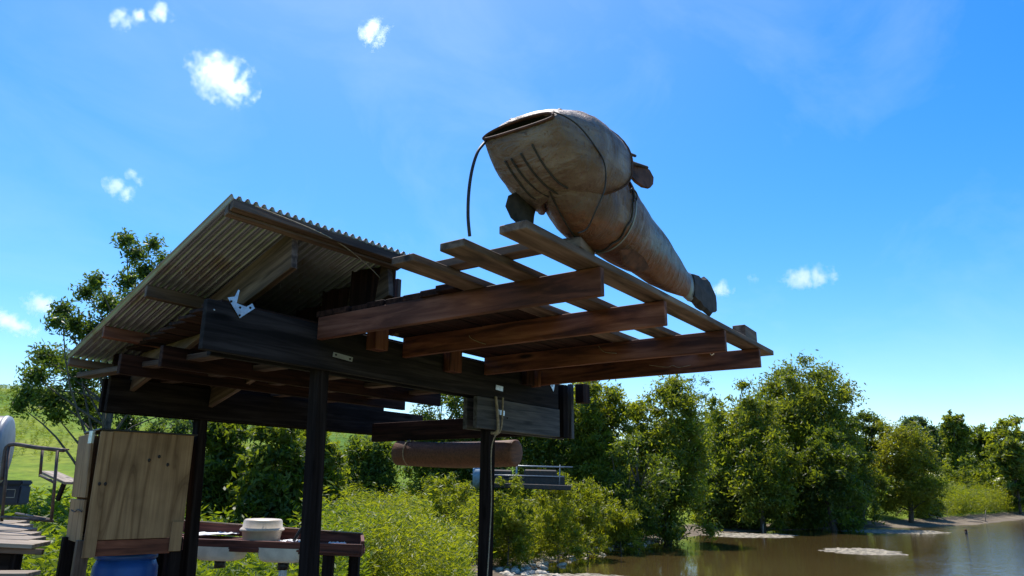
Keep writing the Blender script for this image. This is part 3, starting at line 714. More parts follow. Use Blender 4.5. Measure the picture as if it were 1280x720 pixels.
# gill slits scratched and welded under the chin
def on_chin(w, f):
    # point on the underside of the head: f runs from lip to gill
    i = f*6; k = min(5, int(i)); g = i-k
    u = HEAD[k][0]*(1-g)+HEAD[k+1][0]*g; zb = HEAD[k][3]*(1-g)+HEAD[k+1][3]*g; z = HEAD[k][2]*(1-g)+HEAD[k+1][2]*g; a = HEAD[k][4]*(1-g)+HEAD[k+1][4]*g
    x = (w-1.95)/a; x = max(-.98, min(.98, x)); s = (1-abs(x)**(2/.72))**.5 if abs(x) < 1 else 0
    return P(u-.004, w, z-(z-zb)*s**.6-.005-(.03*min(1, max(0, k+g-2)/3)*s if w < 1.9 else 0))
for w0, w1, f0, f1 in ((1.845, 1.90, .20, .70), (1.88, 1.95, .19, .72), (1.935, 1.995, .17, .66), (2.0, 2.05, .14, .62)):
    wire('gill_slit', [on_chin(w0+(w1-w0)*g, f0+(f1-f0)*g) for g in (0, .25, .5, .75, 1)], .0045)
wire('weld_scar', [on_chin(2.155, .5), on_chin(2.15, .7), on_chin(2.14, .95)], .006, M_grey)
# belly seam and the laced wire joint round the body
wire('belly_seam', [P(u, body_at(u)[1]-.02, body_at(u)[2]-body_at(u)[4]-.001) for u in (.68, .78, .88, .98)], .004)
def body_ring(u, a0, a1, out=.003, n=14, zig=0.0):
    r = []
    for k, q in enumerate(np.linspace(a0, a1, n)):
        uu = u+zig*math.sin(k*2.1); b = body_at(uu); r.append(P(uu, b[1]+(b[3]+out)*math.cos(q), b[2]+(b[4]+out)*math.sin(q)))
    return r
wire('laced_joint', body_ring(1.17, math.radians(70), math.radians(-95), .006, 18, .008), .005)
wire('joint_band', body_ring(1.21, math.radians(80), math.radians(-100), .004, 14), .004, M_grey)
wire('lacing_hook', [P(1.13, 2.15, 2.95), P(1.13, 2.16, 2.97), P(1.19, 2.155, 2.965), P(1.19, 2.15, 2.93), P(1.15, 2.155, 2.925)], .004)
def plate(name, outline, th, mat, dirv, jag=0):
    """a cut sheet with real thickness; outline is a list of world points"""
    bm = bmesh.new(); d = dirv.normalized()*th/2
    f = [bm.verts.new(p+d) for p in outline]; b = [bm.verts.new(p-d) for p in outline]; n = len(f)
    bm.faces.new(f); bm.faces.new(b[::-1])
    for i in range(n): bm.faces.new((f[i], b[i], b[(i+1) % n], f[(i+1) % n]))
    bmesh.ops.triangulate(bm, faces=[q for q in bm.faces if len(q.verts) > 4]); bmesh.ops.recalc_face_normals(bm, faces=bm.faces)
    return bm_obj(name, bm, mat, fish)
# pectoral fins: one stands on the plank end, one sticks out behind the head on the near side
plate('pectoral_fin', [P(.622, 1.80, 2.84), P(.615, 1.79, 2.79), P(.64, 1.8, 2.745), P(.665, 1.84, 2.70), P(.67, 1.86, 2.652), P(.73, 1.86, 2.652), P(.775, 1.83, 2.73), P(.80, 1.82, 2.80), P(.85, 1.81, 2.90), P(.74, 1.82, 2.92)], .012, M_rustdark, Vector((1, .5, .1)))
plate('pectoral_fin', [P(1.02, 2.14, 3.06), P(1.077, 2.17, 3.021), P(1.13, 2.18, 2.998), P(1.18, 2.19, 2.99), P(1.235, 2.2, 3.0), P(1.27, 2.2, 3.03), P(1.28, 2.2, 3.07), P(1.26, 2.19, 3.105), P(1.18, 2.17, 3.115), P(1.05, 2.13, 3.11)], .014, M_rust, Vector((.2, -.9, .35)))
wire('fin_spine', [P(.97, 2.16, 3.05), P(1.1, 2.18, 3.085), P(1.246, 2.19, 3.115)], .008, M_rustdark); wire('fin_spine', [P(.98, 2.16, 3.09), P(1.05, 2.18, 3.115), P(1.115, 2.19, 3.125)], .007, M_rustdark)
plate('pelvic_fin', [P(1.2, 2.05, 2.70), P(1.28, 2.08, 2.72), P(1.4, 2.08, 2.71), P(1.52, 2.06, 2.675), P(1.42, 2.04, 2.655), P(1.28, 2.03, 2.66)], .012, M_rust, Vector((0, -1, .6)))
bm = bmesh.new(); rr = random.Random(3); sec = []
for i, u in enumerate(np.linspace(2.27, 2.72, 9)):
    h0 = .085+.05*min(1, i/5)+.012*rr.uniform(-1, 1); h1 = .085+.02*min(1, i/4)+.012*rr.uniform(-1, 1)
    if i > 6: h0 -= .03*(i-6); h1 -= .035*(i-6)
    th = .03*(1-i/10.0)+.006
    zc = 2.785-.004*i
    sec.append([P(u, 1.975-th, zc+h0*.9), P(u, 1.975, zc+h0), P(u, 1.975+th, zc+h0*.85), P(u, 1.975+th*1.2, zc+.02), P(u, 1.975+th, zc-h1*.8), P(u, 1.975, zc-h1), P(u, 1.975-th, zc-h1*.8), P(u, 1.975-th*1.2, zc)])
loft(bm, sec); bmesh.ops.recalc_face_normals(bm, faces=bm.faces); bm_obj('tail_fin', bm, M_rustdark, fish)
bm = bmesh.new(); loft(bm, [ring_pts(2.22, 1.97, 2.785, .04, .08), ring_pts(2.28, 1.973, 2.78, .04, .092)]); bmesh.ops.recalc_face_normals(bm, faces=bm.faces); bm_obj('tail_collar', bm, M_grey, fish, True)

# ------------------------------------------------------------------ plywood cabinet on its stand
def zb(px, py, D): return bearing(px, py, D)
cab0 = bearing(116, 610, 5.62); cab1 = bearing(235, 610, 6.05)
cab0.z = cab1.z = 0                       # front face, left to right
cx = (cab1-cab0).normalized(); cn = Vector((-cx.y, cx.x, 0));
if cn.dot(FW) < 0: cn = -cn
CW = (cab1-cab0).length; CD = .56; ZT, ZB = 2.0, 1.2
cab = empty('plywood_cabinet', (cab0+cab1)/2+cn*.3, 'tall knotty plywood cabinet with a hinged side door, standing on dark legs', 'cabinet')
def cpt(x, y, z): return Vector((cab0.x, cab0.y, 0))+cx*x+cn*y+Vector((0, 0, z))
board('front_panel', cpt(CW/2, 0, ZB), cpt(CW/2, 0, ZT-.01), CW-.004, .014, M_ply, cab, up=-cn, bev=.002)
board('right_panel', cpt(CW-.008, CD/2+.01, ZB), cpt(CW-.008, CD/2+.01, ZT-.01), CD, .014, M_ply, cab, up=cx, bev=.002)
board('back_panel', cpt(CW/2, CD, ZB), cpt(CW/2, CD, ZT-.02), CW-.004, .014, M_ply, cab, up=cn, bev=.002)
board('top_panel', cpt(-.02, CD/2, ZT+.0), cpt(CW+.02, CD/2, ZT-.012), CD+.05, .014, M_black, cab)
board('base_panel', cpt(0, CD/2, ZB+.01), cpt(CW, CD/2, ZB+.01), CD-.02, .018, M_ply, cab)
board('corner_stile', cpt(.035, -.016, ZB-.12), cpt(.035, -.016, ZT-.016), .085, .018, M_ply, cab, up=-cn, bev=.002)
board('corner_stile', cpt(CW-.05, -.016, ZB-.1), cpt(CW-.05, -.016, ZB+.12), .085, .018, M_ply, cab, up=-cn, bev=.002)
dr = board('side_door', cpt(-.028, CD/2+.02, ZB+.3), cpt(-.045, CD/2+.02, ZT-.03), CD-.02, .018, M_ply, cab, up=cx, bev=.002)
dr2 = board('side_door', cpt(-.02, CD/2+.02, ZB-.02), cpt(-.03, CD/2+.02, ZB+.285), CD-.02, .018, M_ply, cab, up=cx, bev=.002)
tube('latch', smooth_path([cpt(-.045, .02, ZB+.2), cpt(-.055, .12, ZB+.215), cpt(-.055, .22, ZB+.195), cpt(-.06, .34, ZB+.205)], 4), .005, M_wire, dr2, 5)
bm = bmesh.new(); box_bm(bm, cpt(-.052, .05, ZT-.06), (.02, .05, .09)); bm_obj('hinge', bm, M_zinc, dr)
for x, z in ((.075, 1.60), (.035, 1.60), (.36, 1.78), (.43, 1.81), (.50, 1.75)):
    bm = bmesh.new(); bmesh.ops.create_uvsphere(bm, u_segments=8, v_segments=6, radius=.011, matrix=Matrix.Translation(cpt(x, -.009 if x > .1 else -.026, z)) @ Matrix.Diagonal((1, 1, 1.3, 1)))
    bm_obj('knot' if x > .1 else 'screw', bm, M_wire, cab)
board('stand_rail', cpt(.08, .02, ZB-.06), cpt(CW-.08, .02, ZB-.06), .04, .11, M_joist, cab); board('stand_rail', cpt(.0, CD-.02, ZB-.06), cpt(CW, CD-.02, ZB-.06), .04, .11, M_post, cab)
for x, y in ((.0, .05), (CW-.03, .05), (-.02, CD-.06), (CW-.03, CD-.06)):
    g = cpt(x, y, 0); board('leg', cpt(x, y, ZB-.0), Vector((g.x, g.y, -.05)), .085, .085, M_rafter if x < .1 and y < .1 else M_post, cab, up=cn)
# blue drum under the cabinet
dc = zb(158, 700, 6.15); drum = empty('plastic_drum', Vector((dc.x, dc.y, .3)), 'blue plastic drum with a pale hose lying over its lid beneath the cabinet', 'drum')
bm = bmesh.new(); M = Matrix.Translation(Vector((dc.x, dc.y, .25)))
lathe_bm(bm, [(.0001, .0), (.22, .0), (.235, .03), (.24, .2), (.25, .22), (.24, .24), (.24, .48), (.25, .5), (.24, .52), (.235, .72), (.2, .8), (.0001, .83)], M, 32)
bm_obj('drum_body', bm, M_blue, drum, True)
bm = bmesh.new(); lathe_bm(bm, [(.20, .78), (.225, .785), (.225, .82), (.2, .83)], M, 32); bm_obj('drum_rim', bm, M_blue, drum, True)
tube('hose', smooth_path([Vector((dc.x, dc.y, 1.09))-RT*.25-FW*.1, Vector((dc.x, dc.y, 1.105))-RT*.1-FW*.16, Vector((dc.x, dc.y, 1.105))+RT*.12-FW*.16, Vector((dc.x, dc.y, 1.08))+RT*.28-FW*.1], 5), .012, M_grey, drum, 8)
tube('hose', [Vector((dc.x, dc.y, .98))-FW*.16+RT*.07, Vector((dc.x, dc.y, .5))-FW*.27+RT*.07], .009, M_grey, drum, 8)

# ------------------------------------------------------------------ fish cleaning table
tb = empty('cleaning_table', zb(345, 700, 7.0)*1.0, 'red brown wooden tray table behind the front post with white basins let into it', 'table')
tb.location.z = .2
fl, fr = zb(205, 683, 7.05), zb(453, 688.5, 6.75); bl, br_ = zb(212, 652.5, 7.75), zb(452.5, 672, 7.15)
board('front_rail', Vector((fl.x, fl.y, 1.08)), Vector((fr.x, fr.y, 1.055)), .035, .10, M_table, tb)
bk0, bk1 = Vector((bl.x, bl.y, 1.20)), Vector((br_.x, br_.y, 1.115))
board('back_rail', bk0, bk1, .03, .10, M_table, tb)
board('back_rail_cap', bk0+Vector((0, 0, .056)), bk1+Vector((0, 0, .056)), .05, .012, M_plank, tb)
board('end_rail', Vector((fr.x, fr.y, 1.075))+(bk1-fr).normalized()*.02, bk1+Vector((0, 0, -.005)), .03, .11, M_table, tb)
yv = (Vector((bl.x, bl.y, 0))-Vector((fl.x, fl.y, 0)))
f0, f1 = Vector((fl.x, fl.y, 1.055)), Vector((fr.x, fr.y, 1.03)); b1 = Vector((br_.x, br_.y, 1.06)); b0 = Vector((bl.x, bl.y, 1.13))
for i in range(5):
    g = (i+.5)/5; board('table_board', f0.lerp(b0, g)+Vector((0, 0, .0)), f1.lerp(b1, g)+Vector((0, 0, .0)), .15-.03*0, .018, M_table, tb)
for x, n_ in ((.30, 'sink_basin'), (.62, 'sink_basin')):
    c = f0.lerp(f1, x).lerp(b0.lerp(b1, x), .22); bm = bmesh.new(); M = frame(Vector((c.x, c.y, .0)), Vector((c.x, c.y, 0))+(f1-f0).normalized()); M.translation = Vector((c.x, c.y, .93))
    def sect(w, d, z, r=.05): return [M @ Vector((math.copysign(abs(math.cos(q))**.4, math.cos(q))*w, math.copysign(abs(math.sin(q))**.4, math.sin(q))*d, z)) for q in np.linspace(0, 2*PI, 32, endpoint=False)]
    loft(bm, [sect(.21, .15, .13), sect(.205, .148, .06), sect(.19, .135, .025), sect(.16, .11, .008), sect(.05, .04, 0)], False, True)
    bmesh.ops.recalc_face_normals(bm, faces=bm.faces); sk = bm_obj(n_, bm, M_ivory, tb, True)
    tube('drain_pipe', [Vector((c.x, c.y, .935)), Vector((c.x, c.y, .87))], .05, M_black, sk, 12)
    if x > .5: tube('drain_pipe', [Vector((c.x, c.y, .9)), Vector((c.x, c.y, .3))], .035, M_white, sk, 12)
for x, y in ((.04, .1), (.84, .12), (.97, .8), (.1, .95), (.76, .4)):
    c = f0.lerp(f1, x).lerp(b0.lerp(b1, x), y); board('leg', Vector((c.x, c.y, 1.03)), Vector((c.x, c.y, .0)), .09, .09, M_post if x != .76 else M_rafter, tb, up=FW)
def on_table(x, y, dz): c = f0.lerp(f1, x).lerp(b0.lerp(b1, x), y); return c+Vector((0, 0, .012+dz))
# cream tub upside down over another
tu = empty('plastic_tub', on_table(.5, .45, 0), 'cream plastic tub with a turned out rim on the cleaning table', 'tub')
bm = bmesh.new(); c = on_table(.50, .45, 0); lathe_bm(bm, [(.0001, .005), (.155, .005), (.165, .02), (.178, .11), (.195, .112), (.2, .12), (.2, .126), (.172, .126)], Matrix.Translation(c), 40); bm_obj('tub_base', bm, M_tub, tu, True)
bm = bmesh.new(); lathe_bm(bm, [(.2, .127), (.19, .14), (.18, .142), (.172, .205), (.16, .215), (.0001, .218)], Matrix.Translation(c)@Matrix.Rotation(.02, 4, 'X'), 40); bm_obj('tub_lid', bm, M_tub, tu, True)
for nm, lab, x, y, s, th in (('paper_sheet', 'large crumpled white sheet lying left of the tub on the table', .24, .75, (.44, .3), .25), ('paper_sheet', 'small crumpled white sheet right of the tub on the table', .66, .5, (.16, .2), 1.0), ('paper_sheet', 'narrow white scrap lying at the bare right end of the table', .88, .5, (.13, .1), .3)):
    bm = bmesh.new(); c = on_table(x, y, .02); n = 14; M = Matrix.Translation(c) @ Matrix.Rotation(th+YAW-1.2, 4, 'Z')
    g = [[bm.verts.new(M @ Vector((s[0]*(i/n-.5), s[1]*(j/n-.5), .03*abs(noise.noise(Vector((i*.45, j*.45, x*9))))+.01))) for j in range(n+1)] for i in range(n+1)]
    for i in range(n):
        for j in range(n): bm.faces.new((g[i][j], g[i+1][j], g[i+1][j+1], g[i][j+1]))
    ret = bmesh.ops.extrude_face_region(bm, geom=list(bm.faces)); bmesh.ops.translate(bm, vec=(0, 0, -.004), verts=[v for v in ret['geom'] if isinstance(v, bmesh.types.BMVert)])
    bmesh.ops.recalc_face_normals(bm, faces=bm.faces); tag(bm_obj(nm, bm, M_cloth), lab, 'paper')
kn = empty('fillet_knife', on_table(.70, .35, 0), 'black handled tool leaning up beside the tub on the table', 'tool')
c = on_table(.655, .4, .01); hd = (RT*.55+Vector((0, 0, 1))).normalized(); tube('handle', [c, c+hd*.08, c+hd*.15, c+hd*.17], [.012, .016, .015, .01], M_black, kn, 8)
board('blade', c-hd*.02, c-hd*.02-RT*.14+Vector((0, 0, .004)), .02, .003, M_zinc, kn, bev=0)

# ------------------------------------------------------------------ left edge: smoker, steel rack, cooler, plank table
sm = empty('barrel_smoker', zb(-12, 640, 7.2), 'black barrel smoker with a pale grey round end at the left edge of the photo', 'smoker')
sm.location.z = .3
ce = zb(7, 562, 7.0); ax = -RT*.93-FW*.37; ax.normalize(); bm = bmesh.new()
M = frame(ce, ce+ax); lathe_bm(bm, [(.0001, 0), (.0, 0)][:0]+[(.29, .0), (.31, .02), (.31, 1.0), (.29, 1.02), (.0001, 1.02)], M @ Matrix.Rotation(PI/2, 4, 'Y'), 36); bm_obj('barrel', bm, M_black, sm, True)
bm = bmesh.new(); lathe_bm(bm, [(.0001, -.01), (.27, -.01), (.305, 0.0), (.315, .03), (.309, .045)], M @ Matrix.Rotation(PI/2, 4, 'Y'), 36); bm_obj('end_cap', bm, M_grey, sm, True)
for s in (.15, .85):
    q = ce+ax*s; board('leg', q-Vector((0, 0, .2)), Vector((q.x, q.y, .1)), .05, .05, M_black, sm, up=FW)
rk = empty('steel_rack', zb(45, 650, 6.6), 'open rusty steel pipe rack with a worn top rail beside the smoker', 'rack'); rk.location.z = 1.25
tl, tr_ = zb(12, 556, 6.5), zb(80, 563, 6.3); tl2, tr2 = zb(28, 555, 7.2), zb(82, 560, 7.0)
tube('top_rail', smooth_path([zb(3, 600, 6.5), zb(5, 575, 6.5), zb(12, 556, 6.5), tl.lerp(tr_, .5), tr_], 4), .017, M_rail, rk, 8)
board('rack_shelf', tl.lerp(tl2, .4), tr_.lerp(tr2, .4), .10, .014, M_rail, rk)
for nm, a_, b_ in (('upright', zb(11, 558, 6.5), zb(2, 652, 6.5)), ('upright', zb(72, 563, 6.3), zb(64, 652, 6.3)), ('upright', zb(53, 562, 7.0), zb(50, 596, 7.0)), ('bottom_rail', zb(1, 646, 6.5), zb(66, 651, 6.3)), ('bottom_rail', zb(20, 642, 7.0), zb(64, 650, 6.35)), ('cross_rail', zb(50, 594, 7.0), zb(68, 603, 6.35))):
    tube(nm, [a_, b_], .013, M_rail, rk, 8)
cb = zb(12, 616, 8.0); co_ = empty('drinks_cooler', cb, 'dark navy drinks cooler with a pale square emblem behind the steel rack', 'cooler'); co_.location.z = cb.z-.12
Mx = frame(cb, cb+RT*.97+FW*.2)
bm = bmesh.new(); box_bm(bm, (0, 0, -.02), (.30, .26, .2), Mx); bmesh.ops.bevel(bm, geom=list(bm.edges), offset=.015, segments=2, affect='EDGES'); bm_obj('shell', bm, M_bluelid, co_)
bm = bmesh.new(); box_bm(bm, (0, 0, .105), (.31, .27, .05), Mx); bmesh.ops.bevel(bm, geom=list(bm.edges), offset=.012, segments=2, affect='EDGES'); bm_obj('lid', bm, M_bluelid, co_)
em = bmesh.new()
for c_, s_ in (((.06, -.132, .035), (.09, .003, .008)), ((.06, -.132, -.045), (.09, .003, .008)), ((.017, -.132, -.005), (.006, .003, .088)), ((.103, -.132, -.005), (.006, .003, .088))): box_bm(em, c_, s_, Mx)
bm_obj('emblem', em, M_grey, co_)
bm = bmesh.new(); box_bm(bm, (-.16, -.05, .06), (.04, .03, .07), Mx); bm_obj('side_handle', bm, M_white, co_)
pt = empty('plank_table', zb(20, 700, 5.8), 'low work table of sun bleached planks at the bottom left corner', 'table'); pt.location.z = .2
q0, q1 = zb(-60, 676, 5.6), zb(55, 684, 5.6); r0_, r1_ = zb(-60, 648, 6.7), zb(25, 652, 6.7)
for i in range(6):
    g = (i+.5)/6; board('table_plank', q0.lerp(r0_, g)-RT*.5, q1.lerp(r1_, g)+Vector((0, 0, 0)), (r0_-q0).length/6-.008, .03, M_bench, pt, up=((q1-q0).cross(r0_-q0)).normalized()*(1 if (q1-q0).cross(r0_-q0).z > 0 else -1), warp=random.uniform(-.008, .008), seg=3)
board('apron', q0-RT*.5+Vector((0, 0, -.035))+FW*.03, q1-RT*.02+Vector((0, 0, -.035))+FW*.03, .03, .04, M_plank, pt)
for px in (22, -50):
    c = zb(px, 690, 5.75); board('leg', Vector((c.x, c.y, 1.12)), Vector((c.x, c.y, .1)), .04, .09, M_post, pt, up=FW)
c = zb(-10, 700, 5.9); board('side_panel', c-RT*.4, c+RT*.14, .015, .2, M_beam, pt)
c0, c1 = zb(-50, 719, 5.2), zb(42, 717.5, 5.3); board('bench_plank', c0-RT*.4, c1, .2, .03, M_bench, pt)
c = (c0+c1)/2; board('bench_leg', Vector((c.x, c.y, c.z)), Vector((c.x, c.y, .05)), .1, .05, M_post, pt, up=FW)
sh = empty('plank_shelf', zb(74, 640, 7.6), 'short pale tilted plank on a post between the rack and the cabinet', 'shelf'); sh.location.z = .3
board('shelf_plank', zb(60, 590, 7.9), zb(92, 604, 7.3), .16, .025, M_bench, sh); c = zb(80, 600, 7.6)
board('shelf_brace', zb(82, 600, 7.55), zb(72, 625, 7.6), .03, .05, M_post, sh)

# ------------------------------------------------------------------ trailer half hidden across the weeds
tr = empty('flat_trailer', gpos(ad(650, 31), 31), 'dark trailer with pale rails and a pale blue end, half hidden behind the weeds', 'trailer')
def tz(px, py, D=31): return bearing(px, py, D)
bm = bmesh.new(); c = tz(598, 597, 31.2); Mq = frame(c, c+RT)
lathe_bm(bm, [(.0001, -.1), (.42, -.1), (.46, -.05), (.46, .05), (.42, .1), (.0001, .1)], Mq @ Matrix.Rotation(PI/2, 4, 'Y') @ Matrix.Diagonal((1, 1, 2.2, 1)), 24); bm_obj('end_tank', bm, M_pale, tr, True)
for py, r in ((582, .03), (594, .022)): tube('rail', [tz(589, py-1), tz(705, py+2)], r, M_tube, tr, 8)
tube('rail', [tz(606, 581, 32.5), tz(716, 584, 32.5)], .025, M_tube, tr, 8)
for px in (602, 607, 646, 700): tube('stanchion', [tz(px, 581), tz(px-1, 612)], .035 if px == 646 else .022, M_tube, tr, 8)
a_, b_ = tz(600, 606, 31.3), tz(712, 610, 31.3); board('deck', a_, b_, 1.6, .2, M_black, tr, bev=.02)
a_, b_ = tz(610, 592, 32.0), tz(640, 593, 32.0); board('dark_infill', a_, b_, .5, .35, M_black, tr, bev=.05); a_, b_ = tz(655, 592, 32.0), tz(696, 593, 32.0); board('dark_infill', a_, b_, .5, .35, M_black, tr, bev=.05)  # black blocks added to fill the trailer's inside dark
board('side_panel', tz(604, 600, 31.8), tz(706, 602, 31.8), .06, .5, M_black, tr)

# ------------------------------------------------------------------ trees
# near tree behind the roof corner: clump centres read off its outline
nt_ = empty('young_tree', gpos(ad(133, 15), 15), 'open crowned young tree with small glossy leaves behind the roof corner', 'tree')
NC = [(158, 300, 14), (170, 318, 16), (192, 305, 13), (182, 340, 18), (160, 352, 16), (205, 325, 12), (120, 352, 14), (108, 365, 15), (135, 380, 20), (78, 388, 15), (92, 405, 20), (70, 402, 13), (118, 418, 24), (150, 410, 22), (55, 446, 18), (75, 452, 20), (45, 470, 18), (100, 470, 26), (140, 460, 28), (35, 492, 18), (65, 500, 24), (105, 505, 26), (150, 500, 28), (25, 508, 13), (185, 470, 24), (200, 500, 24), (70, 520, 12), (115, 525, 14), (160, 530, 16), (215, 515, 16), (225, 536, 13), (195, 540, 13), (245, 528, 14), (170, 380, 22), (195, 410, 22)]
cl, rd = [], []
for x_, y_, r_ in NC:
    D = 15+random.uniform(-1.2, 1.2); c = bearing(x_, y_, D); cl.append(np.array(c)); rd.append(r_*D/943)
crown_obj('crown', cl, rd, 760, .115, L_near, nt_, .36, .95, -.25)
b0_ = gpos(ad(131, 15), 15); wood_obj('trunk', b0_, bearing(150, 400, 15), .085, cl, nt_, 34)

tree(612, 762, 470, 47, 'dark rounded tree directly right of the pavilion post, behind the trailer', L_dark, nc=90, per=252, size=0.293)
tree(700, 800, 474, 44, 'dense dark green tree whose leaves start right under the deck joists', L_olive, nc=100, per=277, size=0.293, under=.04)
tree(775, 895, 478, 46, 'broad olive tree with its dark foot in the water right of the weeds', L_olive, nc=110, per=277, size=0.293, under=.02)
tree(745, 850, 545, 41, 'low black green shrub overhanging the near pond corner', L_dark, nc=36, per=219, size=0.254, under=.02, cat='shrub', name='waterside_shrub')
tree(850, 925, 520, 80, 'dark far tree filling the gap left of the rounded olive tree', L_dark, nc=60, per=130, size=0.488, under=-.05)
tree(925, 1000, 530, 84, 'dark far tree glimpsed behind the rounded olive tree', L_dark, nc=50, per=119, size=0.488, under=-.05)
tree(828, 912, 470, 78, 'wispy blue green tree standing behind the olive trees', L_blue, nc=40, per=92, size=0.351, crad=.13)
tree(880, 985, 478, 62, 'rounded olive tree left of the tallest tree on the far bank', L_mid, nc=100, per=252, size=0.371, under=.03)
tree(948, 1092, 449, 66, 'tallest tree on the far bank with a high domed crown', L_mid, nc=130, per=252, size=0.41, under=.03)
tree(985, 1060, 478, 72, 'light green tree filling in behind the left shoulder of the tallest tree', L_mid, nc=80, per=260, size=0.415, under=-.05)
tree(905, 1000, 535, 58, 'low olive tree below the rounded olive tree on the far bank', L_olive, nc=70, per=219, size=0.351, under=.02)
tree(1000, 1082, 535, 59, 'dark understorey tree at the foot of the tallest tree', L_dark, nc=70, per=219, size=0.351, under=.02)
tree(1062, 1122, 512, 74, 'slim dark green tree between the tallest tree and the yellow willow', L_dark, nc=60, per=201, size=0.41, under=.02)
tree(1088, 1183, 527, 71, 'yellow green willow at the right end of the big trees', L_willow, nc=90, per=252, size=0.351, under=.05, aspect=.25, name='willow_tree')
tree(1040, 1110, 568, 66, 'shadowy shrub beneath the left side of the willow', L_dark, nc=30, per=168, size=0.351, under=.02, cat='shrub', name='waterside_shrub')
for x0, x1, yt, D, lab, m in ((868, 925, 590, 60, 'dark low shrub at the waterline left of the far mud bar', L_dark), (915, 975, 585, 61, 'dark low shrub behind the left mud bar', L_dark), (965, 1030, 580, 62, 'dark low shrub under the left side of the tallest tree', L_dark), (1020, 1085, 588, 64, 'dark low shrub under the right side of the tallest tree', L_dark), (1120, 1180, 600, 76, 'green low shrub under the right side of the willow', L_mid)):
    tree(x0, x1, yt, D, lab, m, nc=50, per=219, size=0.332, under=-.08, cat='shrub', name='waterside_shrub', trunk=False, group='understorey along the far bank')
far = [(1130, 1185, 520, 118, 'first far tree right of the willow, mostly hidden by it', L_blue), (1170, 1225, 531, 125, 'far blue green tree below the slender one', L_blue), (1190, 1226, 517, 112, 'slender far tree with a rounded head rising above its neighbours', L_mid), (1222, 1262, 532, 120, 'dark far tree right of the slender one', L_dark), (1245, 1300, 524, 112, 'far tree cut by the right edge of the photo', L_olive), (1255, 1290, 545, 96, 'lower green tree in front of the far tree at the right edge', L_mid), (1290, 1380, 515, 110, 'far tree', L_mid), (1370, 1460, 520, 105, 'far tree', L_olive)]
for x0, x1, yt, D, lab, m in far:
    if x0 < 1285: tree(x0, x1, yt, D, lab, m, nc=60, per=108, size=0.732, group='far tree line behind the meadow', r0=.12, under=.1)
for x0, x1, yt, D, lab in ((1178, 1222, 572, 100, 'round grey green shrub at the left of the meadow'), (1212, 1262, 566, 103, 'wide grey green shrub in the middle of the meadow'), (1250, 1292, 574, 98, 'grey green shrub at the right edge of the meadow')):
    tree(x0, x1, yt, D, lab, L_olive, nc=26, per=92, size=0.488, under=.0, cat='shrub', name='meadow_shrub', group='shrubs at the back of the meadow', trunk=False)
for x0, x1, yt, D, lab, m in ((232, 318, 520, 18, 'dense dark shrub between the cabinet and the centre post', L_dark), (296, 392, 515, 17, 'tall dark shrub just left of the thick front post', L_dark), (340, 432, 528, 21, 'brown green shrub behind the thick front post', L_olive)):
    tree(x0, x1, yt, D, lab, m, nc=100, per=179, size=0.195, under=-.05, cat='shrub', name='tall_shrub', group='shrubs behind the cleaning table', r0=.05)
for x0, x1, yt, D, lab in ((420, 500, 545, 38, 'dark green bush seen under the pavilion left of the rolls'), (500, 600, 478, 44, 'dark green bush seen above and below the rolls'), (550, 640, 505, 44, 'dark green bush behind the right post')):
    tree(x0, x1, yt, D, lab, L_dark, nc=80, per=252, size=0.273, under=-.05, cat='shrub', name='dark_bush', group='bushes behind the weeds')

# willow shrubs on the near bank
for x0, x1, yt, D, lab in ((655, 742, 591, 33, 'round topped willow shrub with a dark gap at its foot on the near bank'), (700, 772, 596, 35, 'middle willow shrub on the near bank'), (745, 808, 622, 38, 'low willow shrub at the water end of the near bank'), (606, 668, 595, 30, 'willow shrub right of the right post'), (520, 606, 592, 27, 'tall yellow green willow shrub left of the right post')):
    t = tree(x0, x1, yt, D, lab, L_weed, nc=46, per=140, size=0.207, under=-.02, cat='shrub', name='willow_shrub', group='willow shrubs on the near bank', r0=.03, aspect=.22, crad=.15)

# ------------------------------------------------------------------ weeds: nobody could count them
def weed_protos(n, H, size, nl, aspect=.2):
    out = []
    for _ in range(n):
        P_ = []; D_ = []
        for s in range(rng.integers(2, 5)):
            lean = rng.normal(size=2)*.16; h = H*rng.uniform(.65, 1.1); k = nl
            t = rng.uniform(.06, 1, k)**.8; ang = rng.uniform(0, 2*PI, k)
            rad = (.03+.13*(1-t)*H*.5+.05)*rng.uniform(.3, 1.2, k)
            base = rng.normal(size=2)*.08
            c = np.stack([base[0]+lean[0]*t*h+rad*np.cos(ang), base[1]+lean[1]*t*h+rad*np.sin(ang), t*h+rad*.3], -1); P_.append(c)
            D_.append(np.stack([np.cos(ang), np.sin(ang), rng.uniform(-.1, 1.1, k)], -1))
        cc = np.vstack(P_); dd = np.vstack(D_); dd /= np.linalg.norm(dd, axis=1, keepdims=True)
        out.append(leaf_arrays(cc, size, aspect, 0, dd))
    return out
def scatter(name, pos, protos, scl, mat, label, cat, tintmap=None):
    Vs = []; Ts = []
    for i, (x, y, z) in enumerate(pos):
        v = protos[rng.integers(len(protos))]; a = rng.uniform(0, 2*PI); s = scl*rng.uniform(.7, 1.25)
        ca, sa = math.cos(a)*s, math.sin(a)*s
        w = np.empty_like(v); w[:, 0] = v[:, 0]*ca-v[:, 1]*sa+x; w[:, 1] = v[:, 0]*sa+v[:, 1]*ca+y; w[:, 2] = v[:, 2]*s+z
        Vs.append(w); n = len(v)//4; Ts.append(np.clip(rng.normal(.5+.35*noise.noise(Vector((x*.35, y*.35, 0))), .2, n), 0, 1))
    o = link(name, quad_mesh(name, np.vstack(Vs), np.concatenate(Ts)), mat); return tag(o, label, cat, kind='stuff')
